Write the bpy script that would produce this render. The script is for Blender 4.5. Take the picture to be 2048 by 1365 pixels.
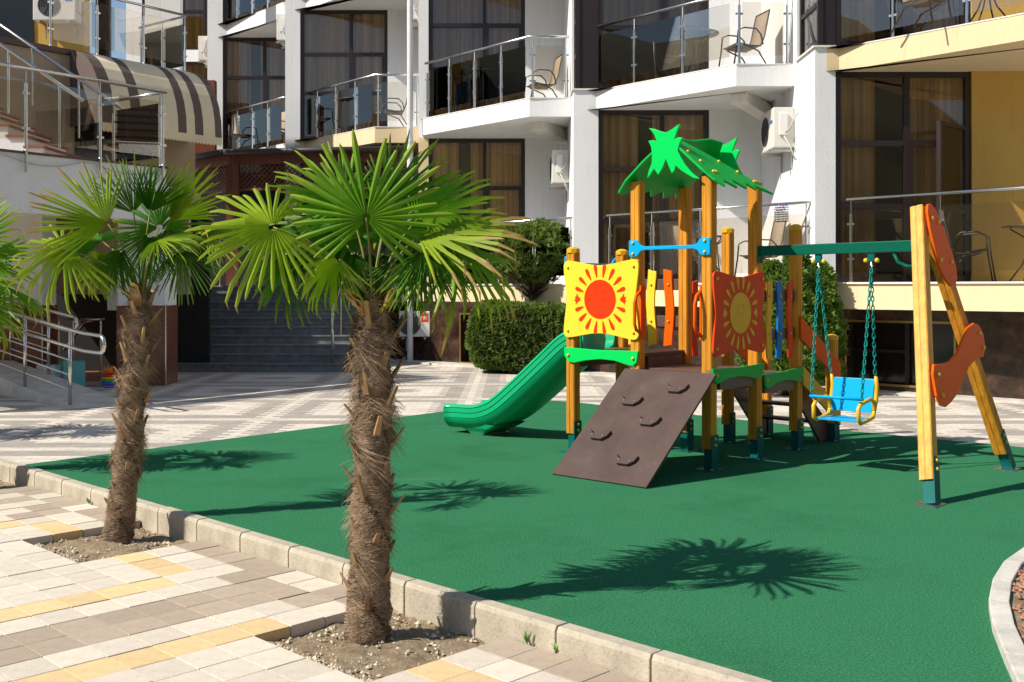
import bpy, bmesh, math, random
from mathutils import Vector, Matrix
R = math.radians
random.seed(7)
scn = bpy.context.scene
for o in list(bpy.data.objects): bpy.data.objects.remove(o)
COL = scn.collection

# ------------------------------------------------------------------ camera, sky, sun, exposure
cam_d = bpy.data.cameras.new('camera'); cam = bpy.data.objects.new('camera', cam_d); COL.objects.link(cam)
cam.location = (0, 0, 1.445); cam.rotation_euler = (R(90), 0, 0)
cam_d.sensor_width = 36; cam_d.lens = 2150 / 2048 * 36; cam_d.shift_y = -(682.5 - 577.5) / 2048
cam_d.clip_start = 0.05; cam_d.clip_end = 3000
scn.camera = cam
SUN_EL = R(43.5); SUN_DIR = Vector((-.935, -.355, 0)).normalized()      # horizontal direction towards the sun
world = bpy.data.worlds.new('World'); scn.world = world; world.use_nodes = True
wn = world.node_tree.nodes; wl = world.node_tree.links; wn.clear()
sky = wn.new('ShaderNodeTexSky'); sky.sky_type = 'NISHITA'; sky.sun_disc = False
sky.sun_elevation = SUN_EL; sky.sun_rotation = math.atan2(SUN_DIR.x, SUN_DIR.y)
sky.air_density = 1.0; sky.dust_density = 0.6; sky.ozone_density = 1.2
bg = wn.new('ShaderNodeBackground'); bg.inputs[1].default_value = 0.09
wo = wn.new('ShaderNodeOutputWorld'); wl.new(sky.outputs[0], bg.inputs[0]); wl.new(bg.outputs[0], wo.inputs[0])
sd = bpy.data.lights.new('sun', 'SUN'); sd.energy = 4.6; sd.angle = R(.53); sd.color = (1, .935, .83)
so = bpy.data.objects.new('sun', sd); COL.objects.link(so); so.location = (-20, -8, 25)
to_sun = Vector((SUN_DIR.x * math.cos(SUN_EL), SUN_DIR.y * math.cos(SUN_EL), math.sin(SUN_EL)))
so.rotation_euler = to_sun.to_track_quat('Z', 'Y').to_euler()
vs = scn.view_settings; vs.view_transform = 'Standard'; vs.look = 'None'; vs.exposure = 0.44; vs.gamma = 1; vs.use_curve_mapping = False
scn.render.resolution_x = 1024; scn.render.resolution_y = 682

# ------------------------------------------------------------------ materials
def node_mat(name):
    m = bpy.data.materials.new(name); m.use_nodes = True
    nt = m.node_tree; return m, nt, nt.nodes['Principled BSDF']
def ramp(nt, fac, stops):
    r = nt.nodes.new('ShaderNodeValToRGB'); cr = r.color_ramp
    while len(cr.elements) < len(stops): cr.elements.new(.5)
    for e, (p, c) in zip(cr.elements, stops): e.position = p; e.color = (*c, 1)
    nt.links.new(fac, r.inputs[0]); return r.outputs[0]
def noise(nt, scale, detail=4, rough=.6, stretch=None, coord='Object'):
    tc = nt.nodes.new('ShaderNodeTexCoord'); n = nt.nodes.new('ShaderNodeTexNoise')
    n.inputs['Scale'].default_value = scale; n.inputs['Detail'].default_value = detail; n.inputs['Roughness'].default_value = rough
    if stretch:
        mp = nt.nodes.new('ShaderNodeMapping'); mp.inputs['Scale'].default_value = stretch
        nt.links.new(tc.outputs[coord], mp.inputs[0]); nt.links.new(mp.outputs[0], n.inputs['Vector'])
    else: nt.links.new(tc.outputs[coord], n.inputs['Vector'])
    return n.outputs[0]
def bump(nt, bs, h, dist, strength=1.):
    b = nt.nodes.new('ShaderNodeBump'); b.inputs['Distance'].default_value = dist; b.inputs['Strength'].default_value = strength
    nt.links.new(h, b.inputs['Height']); nt.links.new(b.outputs[0], bs.inputs['Normal'])
def mix_col(nt, fac, a, b, mode='MIX'):
    m = nt.nodes.new('ShaderNodeMix'); m.data_type = 'RGBA'; m.blend_type = mode
    for s, v in ((0, fac), (6, a), (7, b)):
        if hasattr(v, 'is_linked') or hasattr(v, 'links'): nt.links.new(v, m.inputs[s])
        else: m.inputs[s].default_value = v if s == 0 else (*v, 1)
    return m.outputs[2]
def math_n(nt, op, a, b=None, c=None):
    n = nt.nodes.new('ShaderNodeMath'); n.operation = op
    for i, v in enumerate((a, b, c)):
        if v is None: continue
        if isinstance(v, (int, float)): n.inputs[i].default_value = v
        else: nt.links.new(v, n.inputs[i])
    return n.outputs[0]
def mul(c, k): return tuple(min(1, x * k) for x in c)
def mat(name, col, rough=.6, var=.12, scale=6, bmp=0, bscale=60, metal=0, stretch=None, coat=0, spec=.5, rnd=0):
    m, nt, bs = node_mat(name)
    n = noise(nt, scale, 5, .65, stretch)
    c = ramp(nt, n, [(.3, mul(col, 1 - var)), (.7, mul(col, 1 + var))])
    if rnd:
        oi = nt.nodes.new('ShaderNodeObjectInfo'); mr = nt.nodes.new('ShaderNodeMapRange')
        mr.inputs[3].default_value = 1 - rnd; mr.inputs[4].default_value = 1 + rnd
        nt.links.new(oi.outputs['Random'], mr.inputs[0])
        mm = nt.nodes.new('ShaderNodeMix'); mm.data_type = 'RGBA'; mm.blend_type = 'MULTIPLY'; mm.inputs[0].default_value = 1
        nt.links.new(c, mm.inputs[6]); nt.links.new(mr.outputs[0], mm.inputs[7]); c = mm.outputs[2]
    nt.links.new(c, bs.inputs['Base Color'])
    bs.inputs['Roughness'].default_value = rough; bs.inputs['Metallic'].default_value = metal
    bs.inputs['Coat Weight'].default_value = coat; bs.inputs['Specular IOR Level'].default_value = spec
    if bmp: bump(nt, bs, noise(nt, bscale, 6, .7), bmp)
    return m
M = {}
M['wood'] = mat('pine', (.60, .25, .026), .5, .32, 3, .0015, 20, stretch=(9, 9, .7), spec=.15, rnd=.13)
M['wood_lt'] = mat('pine_light', (.70, .36, .075), .5, .25, 3, .0015, 20, stretch=(9, 9, .7), spec=.15)
M['cap'] = mat('yellow_cap', (.72, .42, .015), .35, .06, 8)
M['bolt'] = mat('bolt_yellow', (.75, .5, .04), .3, .05, 8)
M['yellow'] = mat('hdpe_yellow', (.86, .62, .045), .32, .04, 3, .0003, 200, spec=.09)
M['red'] = mat('hdpe_red', (.80, .045, .008), .3, .05, 3, .0003, 200, spec=.09)
M['dkred'] = mat('hdpe_dark_red', (.74, .06, .01), .35, .05, 3, spec=.09)
M['gold'] = mat('hdpe_gold', (.80, .42, .03), .35, .05, 3, spec=.09)
M['orange'] = mat('hdpe_orange', (.80, .11, .003), .45, .06, 3, spec=.09)
M['blue'] = mat('hdpe_blue', (.006, .36, .70), .3, .05, 3, spec=.09)
M['dkblue'] = mat('hdpe_deep_blue', (.004, .17, .50), .3, .05, 3, spec=.09)
M['leafgreen'] = mat('hdpe_green', (.003, .60, .10), .3, .04, 3, spec=.09)
M['leafgreen2'] = mat('hdpe_green_deep', (.004, .40, .06), .34, .04, 3, spec=.09)
M['slide'] = mat('slide_plastic', (.004, .36, .15), .3, .05, 2, .0004, 90, spec=.35)
M['steelgreen'] = mat('green_steel', (.003, .105, .065), .35, .08, 6, spec=.09)
M['bracket'] = mat('bracket_green', (.003, .115, .105), .45, .15, 12, spec=.09)
M['chain'] = mat('chain_teal', (.008, .25, .21), .4, .08, 30, spec=.09)
M['brownboard'] = mat('brown_board', (.085, .056, .048), .65, .18, 4, .0006, 160, spec=.2)
def worn_board():
    m, nt, bs = node_mat('brown_board_worn')
    c = ramp(nt, noise(nt, 3, 6, .7), [(.3, (.066, .043, .037)), (.6, (.092, .062, .053)), (.8, (.125, .09, .078))])
    sc_ = ramp(nt, noise(nt, 7, 8, .8, (1, 6, 2)), [(.62, (0, 0, 0)), (.75, (.5, .5, .5))]); c = mix_col(nt, sc_, c, (.17, .135, .115))
    nt.links.new(c, bs.inputs['Base Color']); bs.inputs['Roughness'].default_value = .65; bs.inputs['Specular IOR Level'].default_value = .2
    bump(nt, bs, noise(nt, 90, 4), .001); return m
M['brownboard'] = worn_board()
M['brownboard2'] = mat('brown_plywood', (.10, .055, .04), .5, .2, 3, .0005, 60, stretch=(1, 8, 1))
M['steel'] = mat('stainless', (.62, .61, .58), .22, .05, 8, metal=1)
M['zinc'] = mat('zinc', (.5, .5, .5), .35, .1, 20, metal=1)
M['frame'] = mat('brown_frame', (.022, .013, .012), .35, .1, 8)
M['darkwood'] = mat('dark_wood', (.14, .045, .025), .5, .3, 3, .001, 30, stretch=(4, 4, .6))
M['roofdark'] = mat('dark_roof', (.035, .024, .024), .55, .2, 5, .002, 30)
M['chairframe'] = mat('chair_frame', (.05, .035, .025), .4, .1, 8)
M['sling'] = mat('sling_fabric', (.34, .27, .2), .8, .06, 40, .0008, 700)
M['ac'] = mat('ac_casing', (.68, .66, .6), .45, .06, 4)
M['acdark'] = mat('ac_grille', (.06, .06, .06), .5, .2, 30)
M['pipe'] = mat('white_pipe', (.72, .72, .72), .4, .08, 4)
M['brownpipe'] = mat('brown_pipe', (.09, .045, .032), .45, .1, 4)
M['teal'] = mat('teal_card', (.16, .52, .50), .6, .05, 5)
M['granite'] = mat('red_granite', (.17, .058, .03), .22, .25, 30)
M['step'] = mat('dark_granite', (.17, .175, .185), .4, .3, 8, .0006, 300, rnd=.1)
M['terracotta'] = mat('terracotta', (.26, .075, .04), .5, .15, 12)
M['brass'] = mat('brass', (.4, .25, .08), .35, .1, 10, metal=.7)
M['dark'] = mat('dark_interior', (.012, .010, .009), .7, .2, 3)  # near-black colour stands in for the shade inside rooms and recesses
M['darkpane'] = mat('dark_pane', (.014, .012, .012), .12, .2, 2)
M['cable'] = mat('cable', (.5, .48, .44), .6, .1, 10)
M['sprout'] = mat('sprout', (.12, .3, .03), .6, .2, 20)
M['petbase'] = mat('leaf_base', (.30, .185, .085), .8, .35, 14, .002, 60, rnd=.3)
M['fibre'] = mat('palm_fibre', (.29, .20, .125), .9, .6, 12)
M['trunk'] = mat('palm_trunk', (.12, .075, .042), .95, .6, 5, .012, 40, stretch=(5, 5, 22))
M['pale'] = mat('white_plastic', (.75, .73, .7), .4, .03, 5)
for i, c in enumerate([(.8, .2, .01), (.75, .02, .01), (.85, .6, .02), (.05, .45, .04), (.005, .15, .6), (.35, .15, .55)]): M['toy%d' % i] = mat('toy_plastic_%d' % i, c, .25, .03, 5)

def stucco(name, col, bd=.004, sc=70, var=.05, stain=.12):
    m, nt, bs = node_mat(name)
    n = noise(nt, 1.1, 6, .7, (1, 1, .35)); c = ramp(nt, n, [(.25, mul(col, 1 - stain)), (.6, col)])
    n2 = noise(nt, 40, 3); c2 = ramp(nt, n2, [(.3, (1 - var,) * 3), (.7, (1, 1, 1))])
    n3 = noise(nt, 2.2, 6, .8, (6, 6, .22)); c3 = ramp(nt, n3, [(.30, (.80, .77, .72)), (.43, (1, 1, 1))])       # run marks
    a = mix_col(nt, 1., c, c2, 'MULTIPLY')
    nt.links.new(mix_col(nt, 1., a, c3, 'MULTIPLY'), bs.inputs['Base Color'])
    bs.inputs['Roughness'].default_value = .9; bs.inputs['Specular IOR Level'].default_value = .2
    bump(nt, bs, noise(nt, sc, 4, .6, (1, 1, .35)), bd); return m
M['white'] = stucco('white_stucco', (.83, .83, .83))
M['cream'] = stucco('cream_stone', (.78, .62, .38), .002, 30, .05, .1)
M['ochre'] = stucco('ochre_stucco', (.62, .39, .10))
M['tan'] = stucco('tan_plaster', (.46, .36, .25))
M['soffit'] = stucco('soffit_plaster', (.78, .75, .69), .001)

def concrete(name, col):
    m, nt, bs = node_mat(name)
    n = noise(nt, 3.5, 8, .75); c = ramp(nt, n, [(.28, mul(col, .55)), (.45, mul(col, .85)), (.65, mul(col, 1.1))])
    n2 = noise(nt, 110, 2); sp = ramp(nt, n2, [(.28, (.45, .42, .38)), (.36, (1, 1, 1))])
    nt.links.new(mix_col(nt, 1., c, sp, 'MULTIPLY'), bs.inputs['Base Color'])
    bs.inputs['Roughness'].default_value = .9; bump(nt, bs, noise(nt, 50, 6, .7), .004); return m
M['kerb'] = concrete('kerb_concrete', (.49, .43, .33))
M['whitekerb'] = concrete('pale_kerb', (.60, .57, .50))
def paver(name, col, dots):
    m, nt, bs = node_mat(name)
    n = noise(nt, 240, 2, .7); c = ramp(nt, n, [(.33, mul(col, dots)), (.5, col), (.7, mul(col, 1.1))])
    n3 = noise(nt, 3.2, 8, .78, coord='Generated'); st = ramp(nt, n3, [(.30, (.74, .70, .64)), (.46, (.95, .94, .92)), (.6, (1, 1, 1))])
    oi = nt.nodes.new('ShaderNodeObjectInfo'); mr = nt.nodes.new('ShaderNodeMapRange'); mr.inputs[3].default_value = .88; mr.inputs[4].default_value = 1.06
    nt.links.new(oi.outputs['Random'], mr.inputs[0])
    a = mix_col(nt, 1., c, st, 'MULTIPLY'); nt.links.new(mix_col(nt, 1., a, mr.outputs[0], 'MULTIPLY'), bs.inputs['Base Color'])
    bs.inputs['Roughness'].default_value = .92; bs.inputs['Specular IOR Level'].default_value = .25
    bump(nt, bs, noise(nt, 200, 3), .002); return m
M['tw'] = paver('paver_white', (.71, .635, .53), .6); M['ty'] = paver('paver_yellow', (.74, .55, .30), .75); M['tg'] = paver('paver_taupe', (.45, .365, .285), .75)

def rubber():
    m, nt, bs = node_mat('green_rubber')
    c = ramp(nt, noise(nt, 95, 3, .85), [(.30, (.010, .065, .032)), (.48, (.032, .160, .074)), (.62, (.054, .215, .106)), (.74, (.16, .34, .20))])
    c2 = ramp(nt, noise(nt, .9, 7, .7), [(.28, (.78, .80, .78)), (.5, (1, 1, 1)), (.68, (1.0, 1.0, 1.0)), (.82, (1.45, 1.3, 1.3))])
    v = nt.nodes.new('ShaderNodeTexVoronoi'); v.inputs['Scale'].default_value = 26
    tc = nt.nodes.new('ShaderNodeTexCoord'); nt.links.new(tc.outputs['Object'], v.inputs['Vector'])
    fl = ramp(nt, v.outputs['Distance'], [(.05, (1, 1, 1)), (.075, (0, 0, 0))])
    wn_ = ramp(nt, noise(nt, 5, 4), [(.56, (0, 0, 0)), (.64, (1, 1, 1))])
    st = ramp(nt, noise(nt, .55, 8, .72, (1, 3.5, 1)), [(.60, (0, 0, 0)), (.78, (.35, .35, .35))])     # dusty scuffs
    a = mix_col(nt, 1., c, c2, 'MULTIPLY'); a = mix_col(nt, st, a, (.20, .23, .17))
    bs.inputs['Roughness'].default_value = 1; bs.inputs['Specular IOR Level'].default_value = .0
    nt.links.new(mix_col(nt, mix_col(nt, 1., fl, wn_, 'MULTIPLY'), a, (.38, .42, .33)), bs.inputs['Base Color'])
    bump(nt, bs, noise(nt, 130, 3, .8), .003); return m
M['rubber'] = rubber()

def plaza_mat():                        # small two-tone block paving laid in a plaid
    m, nt, bs = node_mat('plaza_blocks')
    tc = nt.nodes.new('ShaderNodeTexCoord'); sp = nt.nodes.new('ShaderNodeSeparateXYZ'); nt.links.new(tc.outputs['Object'], sp.inputs[0])
    x, y = sp.outputs[0], sp.outputs[1]
    W, D = .20, .10
    row = math_n(nt, 'FLOOR', math_n(nt, 'DIVIDE', y, D))
    off = math_n(nt, 'MULTIPLY', math_n(nt, 'MODULO', math_n(nt, 'ABSOLUTE', row), 2), .5)
    u = math_n(nt, 'ADD', math_n(nt, 'DIVIDE', x, W), off)
    colx = math_n(nt, 'FLOOR', u)
    bx = math_n(nt, 'MULTIPLY', math_n(nt, 'SUBTRACT', math_n(nt, 'ADD', colx, .5), off), W)
    by = math_n(nt, 'MULTIPLY', math_n(nt, 'ADD', row, .5), D)
    P = 2.2
    def tri(v, o): return math_n(nt, 'ABSOLUTE', math_n(nt, 'SUBTRACT', math_n(nt, 'FLOORED_MODULO', math_n(nt, 'ADD', v, o + P / 2), P), P / 2))
    ax = tri(bx, 2.75); ay = tri(by, -11.9 + 2.2 * 5)
    def band(a): return math_n(nt, 'MULTIPLY', math_n(nt, 'GREATER_THAN', a, .13), math_n(nt, 'LESS_THAN', a, .40))
    b1 = math_n(nt, 'MAXIMUM', band(ax), band(ay))
    cross = math_n(nt, 'MAXIMUM', math_n(nt, 'LESS_THAN', ax, .13), math_n(nt, 'LESS_THAN', ay, .13))
    b1 = math_n(nt, 'MULTIPLY', b1, math_n(nt, 'SUBTRACT', 1, cross))
    cen = math_n(nt, 'MULTIPLY', math_n(nt, 'GREATER_THAN', ax, .78), math_n(nt, 'GREATER_THAN', ay, .85))
    g = math_n(nt, 'MAXIMUM', b1, cen)
    c = mix_col(nt, g, (.67, .61, .53), (.39, .355, .315))
    fx = math_n(nt, 'FRACT', u); fy = math_n(nt, 'FRACT', math_n(nt, 'DIVIDE', y, D))
    ex = math_n(nt, 'GREATER_THAN', math_n(nt, 'ABSOLUTE', math_n(nt, 'SUBTRACT', fx, .5)), .48)
    ey = math_n(nt, 'GREATER_THAN', math_n(nt, 'ABSOLUTE', math_n(nt, 'SUBTRACT', fy, .5)), .46)
    j = math_n(nt, 'MAXIMUM', ex, ey)
    wnz = nt.nodes.new('ShaderNodeTexWhiteNoise'); cb = nt.nodes.new('ShaderNodeCombineXYZ'); nt.links.new(colx, cb.inputs[0]); nt.links.new(row, cb.inputs[1]); nt.links.new(cb.outputs[0], wnz.inputs[0])
    vr = ramp(nt, wnz.outputs[0], [(0, (.86, .86, .86)), (1, (1.06, 1.05, 1.03))])
    c = mix_col(nt, 1., c, vr, 'MULTIPLY')
    c = mix_col(nt, 1., c, ramp(nt, noise(nt, 2, 6, .7), [(.3, (.84, .82, .8)), (.6, (1, 1, 1))]), 'MULTIPLY')
    c = mix_col(nt, math_n(nt, 'MULTIPLY', j, .45), c, (.16, .14, .12))
    nt.links.new(c, bs.inputs['Base Color']); bs.inputs['Roughness'].default_value = .9
    h = math_n(nt, 'SUBTRACT', 1, j); bump(nt, bs, h, .004); return m
M['plaza'] = plaza_mat()

def soil_mat():
    m, nt, bs = node_mat('soil')
    c = ramp(nt, noise(nt, 14, 8, .75), [(.3, (.17, .115, .06)), (.5, (.36, .265, .16)), (.7, (.50, .41, .29))])
    nt.links.new(c, bs.inputs['Base Color']); bs.inputs['Roughness'].default_value = 1; bump(nt, bs, noise(nt, 60, 6, .8), .02); return m
M['soil'] = soil_mat()
M['clod'] = mat('clod', (.48, .40, .29), .95, .5, 9)
M['pebble'] = mat('pebble', (.33, .16, .10), .85, .5, 4)
def marble():
    m, nt, bs = node_mat('emperador_marble')
    c = ramp(nt, noise(nt, 3.2, 9, .75), [(.35, (.014, .008, .006)), (.5, (.045, .025, .017)), (.62, (.09, .05, .03)), (.70, (.17, .11, .07))])
    nt.links.new(c, bs.inputs['Base Color']); bs.inputs['Roughness'].default_value = .25; return m
M['marble'] = marble()

def leaf_mat(name, c1, c2, trans=.35, rough=.4, scale=3, tips=False):
    m, nt, bs = node_mat(name)
    n = noise(nt, scale, 4); c = ramp(nt, n, [(.3, c1), (.7, c2)])
    if tips:                                                # yellowed segment ends, browned tips
        tc = nt.nodes.new('ShaderNodeTexCoord'); vm = nt.nodes.new('ShaderNodeVectorMath'); vm.operation = 'LENGTH'; nt.links.new(tc.outputs['Object'], vm.inputs[0])
        d = math_n(nt, 'ADD', vm.outputs['Value'], math_n(nt, 'MULTIPLY', noise(nt, 9, 3), .16))
        f1 = ramp(nt, d, [(.30, (0, 0, 0)), (.47, (.7, .7, .7))]); c = mix_col(nt, f1, c, (.33, .37, .035))
        f2 = ramp(nt, d, [(.465, (0, 0, 0)), (.50, (.9, .9, .9))]); c = mix_col(nt, f2, c, (.36, .23, .08))
    nt.links.new(c, bs.inputs['Base Color']); bs.inputs['Roughness'].default_value = rough + .08; bs.inputs['Specular IOR Level'].default_value = .28
    tr = nt.nodes.new('ShaderNodeBsdfTranslucent'); nt.links.new(mix_col(nt, 1., c, (1.5, 1.6, .55), 'MULTIPLY'), tr.inputs[0])
    mx = nt.nodes.new('ShaderNodeMixShader'); mx.inputs[0].default_value = trans
    out = nt.nodes['Material Output']; nt.links.new(bs.outputs[0], mx.inputs[1]); nt.links.new(tr.outputs[0], mx.inputs[2]); nt.links.new(mx.outputs[0], out.inputs[0])
    return m
M['frond0'] = leaf_mat('frond_green', (.085, .23, .010), (.18, .36, .02), tips=True)
M['frond1'] = leaf_mat('frond_yellowish', (.17, .29, .012), (.32, .43, .03), tips=True)
M['frond2'] = leaf_mat('frond_deep', (.045, .155, .012), (.10, .25, .022), .35, tips=True)
M['petiole'] = leaf_mat('petiole_green', (.16, .19, .04), (.24, .24, .06), .1)
M['dryleaf'] = leaf_mat('dry_leaf', (.42, .22, .05), (.58, .36, .11), .3)
M['juniper'] = leaf_mat('juniper', (.07, .12, .025), (.19, .26, .06), .3, .6, 5)
M['thuja'] = leaf_mat('thuja', (.06, .13, .018), (.18, .27, .045), .3, .6, 4)
M['bark'] = mat('bark', (.07, .045, .03), .9, .3, 12, .01, 40)

def glass(name, tint, refl_rough=.0, ior=1.5, boost=1.):
    m, nt, bs = node_mat(name); nt.nodes.remove(bs)
    t = nt.nodes.new('ShaderNodeBsdfTransparent'); t.inputs[0].default_value = (*tint, 1)
    g = nt.nodes.new('ShaderNodeBsdfGlossy'); g.inputs['Roughness'].default_value = refl_rough; g.inputs[0].default_value = (.95, .95, .95, 1)
    fr = nt.nodes.new('ShaderNodeFresnel'); fr.inputs[0].default_value = ior
    mx = nt.nodes.new('ShaderNodeMixShader'); nt.links.new(math_n(nt, 'MULTIPLY', fr.outputs[0], boost), mx.inputs[0])
    nt.links.new(t.outputs[0], mx.inputs[1]); nt.links.new(g.outputs[0], mx.inputs[2]); nt.links.new(mx.outputs[0], nt.nodes['Material Output'].inputs[0]); return m
M['pane'] = glass('tinted_pane', (.90, .83, .73), .01, 1.5, 1.5)
M['railglass'] = glass('bronze_rail_glass', (.93, .90, .85), .0, 1.5, 1.3)
def curtain_mat():
    m, nt, bs = node_mat('curtain')
    c = ramp(nt, noise(nt, 1.5, 5, .6, (7, 7, .12)), [(.3, (.30, .20, .11)), (.5, (.66, .50, .32)), (.7, (.92, .80, .6))])
    oi = nt.nodes.new('ShaderNodeObjectInfo'); mr = nt.nodes.new('ShaderNodeMapRange'); mr.inputs[3].default_value = .65; mr.inputs[4].default_value = 1.15; nt.links.new(oi.outputs['Random'], mr.inputs[0])
    nt.links.new(mix_col(nt, 1., c, mr.outputs[0], 'MULTIPLY'), bs.inputs['Base Color']); bs.inputs['Roughness'].default_value = .9; return m
M['curtain'] = curtain_mat()
def awn_mat(name, c): return mat(name, c, .8, .07, 2, .001, 400)
M['awnc'] = awn_mat('awning_cream', (.74, .63, .43)); M['awnd'] = awn_mat('awning_brown', (.12, .085, .07))
def print_mat():
    m, nt, bs = node_mat('floral_card')
    v = noise(nt, 22, 4, .7); c = ramp(nt, v, [(.35, (.25, .45, .44)), (.45, (.75, .68, .58)), (.58, (.75, .66, .56)), (.64, (.6, .2, .14)), (.7, (.8, .7, .6))])
    nt.links.new(c, bs.inputs['Base Color']); bs.inputs['Roughness'].default_value = .7; return m
M['floral'] = print_mat()

# ------------------------------------------------------------------ builders
class MB:
    def __init__(s): s.v = []; s.f = []
    def add(s, vs_, fs):
        b = len(s.v); s.v += [Vector(p) for p in vs_]; s.f += [tuple(i + b for i in f) for f in fs]; return s
    def box(s, x0, x1, y0, y1, z0, z1, mtx=None):
        p = [Vector((x, y, z)) for z in (z0, z1) for x, y in ((x0, y0), (x1, y0), (x1, y1), (x0, y1))]
        if mtx: p = [mtx @ q for q in p]
        return s.add(p, [(3, 2, 1, 0), (4, 5, 6, 7), (0, 1, 5, 4), (1, 2, 6, 5), (2, 3, 7, 6), (3, 0, 4, 7)])
    def bar(s, a, b, w, h, up=(0, 0, 1)):           # rectangular bar from a to b
        a, b = Vector(a), Vector(b); d = (b - a).normalized(); up = Vector(up)
        sx = d.cross(up)
        if sx.length < 1e-4: sx = d.cross(Vector((1, 0, 0)))
        sx.normalize(); uz = sx.cross(d).normalized(); p = []
        for c in (a, b):
            for i, j in ((-1, -1), (1, -1), (1, 1), (-1, 1)): p.append(c + sx * (w / 2 * i) + uz * (h / 2 * j))
        return s.add(p, [(0, 1, 2, 3), (7, 6, 5, 4), (0, 4, 5, 1), (1, 5, 6, 2), (2, 6, 7, 3), (3, 7, 4, 0)])
    def tube(s, pts, r, n=8, cap=True):
        pts = [Vector(p) for p in pts]; rs = r if isinstance(r, (list, tuple)) else [r] * len(pts)
        t0 = (pts[1] - pts[0]).normalized(); u = t0.cross(Vector((0, 0, 1)))
        if u.length < 1e-3: u = t0.cross(Vector((1, 0, 0)))
        u.normalize(); vs_ = []; fs = []
        for k, p in enumerate(pts):
            t = (pts[min(k + 1, len(pts) - 1)] - pts[max(k - 1, 0)]).normalized()
            u = (u - t * u.dot(t)).normalized(); w = t.cross(u)
            for i in range(n):
                a = 2 * math.pi * i / n; vs_.append(p + (u * math.cos(a) + w * math.sin(a)) * rs[k])
        for k in range(len(pts) - 1):
            for i in range(n): fs.append((k * n + i, k * n + (i + 1) % n, (k + 1) * n + (i + 1) % n, (k + 1) * n + i))
        if cap: fs.append(tuple(reversed(range(n)))); fs.append(tuple((len(pts) - 1) * n + i for i in range(n)))
        return s.add(vs_, fs)
    def prism(s, poly, place, thick):               # poly 2D; place(u, v, w) -> Vector ; w from 0 to thick
        n = len(poly); v = [place(a, b, 0) for a, b in poly] + [place(a, b, thick) for a, b in poly]
        fs = [tuple(range(n)), tuple(reversed(range(n, 2 * n)))] + [(i, i + n, (i + 1) % n + n, (i + 1) % n) for i in range(n)]
        return s.add(v, fs)
    def lathe(s, prof, c=(0, 0, 0), n=12):
        c = Vector(c); v = []; fs = []
        for r, z in prof:
            for i in range(n): a = 2 * math.pi * i / n; v.append(c + Vector((r * math.cos(a), r * math.sin(a), z)))
        for k in range(len(prof) - 1):
            for i in range(n): fs.append((k * n + i, k * n + (i + 1) % n, (k + 1) * n + (i + 1) % n, (k + 1) * n + i))
        fs.append(tuple(reversed(range(n)))); fs.append(tuple((len(prof) - 1) * n + i for i in range(n)))
        return s.add(v, fs)
    def mesh(s, name, m, smooth=False, bevel=0, fix=True):
        me = bpy.data.meshes.new(name); me.from_pydata([tuple(p) for p in s.v], [], s.f)
        if fix or bevel:
            bm = bmesh.new(); bm.from_mesh(me)
            if fix: bmesh.ops.recalc_face_normals(bm, faces=bm.faces)
            if bevel: bmesh.ops.bevel(bm, geom=[e for e in bm.edges if len(e.link_faces) == 2 and e.calc_face_angle(0) > .6], offset=bevel, segments=2, profile=.6, affect='EDGES')
            bm.to_mesh(me); bm.free()
        if smooth:
            for p in me.polygons: p.use_smooth = True
        me.materials.append(m); return me
    def obj(s, name, m, parent=None, smooth=False, bevel=0, fix=True):
        return link(name, s.mesh(name, m, smooth, bevel, fix), parent)
def blob(b, c, s):
    k = [Vector((random.uniform(.6, 1.2) * x, random.uniform(.6, 1.2) * y, random.uniform(.5, .9) * z)) * s for x, y, z in ((1, 0, 0), (0, 1, 0), (-1, 0, 0), (0, -1, 0), (0, 0, 1), (0, 0, -.6))]
    b.add([Vector(c) + p for p in k], [(0, 1, 4), (1, 2, 4), (2, 3, 4), (3, 0, 4), (1, 0, 5), (2, 1, 5), (3, 2, 5), (0, 3, 5)])
def link(name, me, parent=None, loc=None, rot=None):
    o = bpy.data.objects.new(name, me); COL.objects.link(o)
    if parent: o.parent = parent
    if loc is not None: o.location = loc
    if rot is not None: o.rotation_euler = rot
    return o
def tag(o, label, cat, group=None):
    o['label'] = label; o['category'] = cat
    if group: o['group'] = group
    return o
def thing(name, label, cat, loc=(0, 0, 0), rz=0, group=None):
    o = link(name, None, None, loc, (0, 0, rz)); o.empty_display_size = .1; return tag(o, label, cat, group)
def struct(o): o['kind'] = 'structure'; return o
def stuff(o): o['kind'] = 'stuff'; return o
def copy_tree(src, parent=None, **kw):
    c = src.copy(); COL.objects.link(c); c.parent = parent
    for k, v in kw.items(): setattr(c, k, v)
    for ch in src.children: copy_tree(ch, c)
    return c
def smooth_angle(o, ang=40):
    for p in o.data.polygons: p.use_smooth = True
    try: o.data.set_sharp_from_angle(angle=R(ang))
    except Exception: pass
    return o

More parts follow.
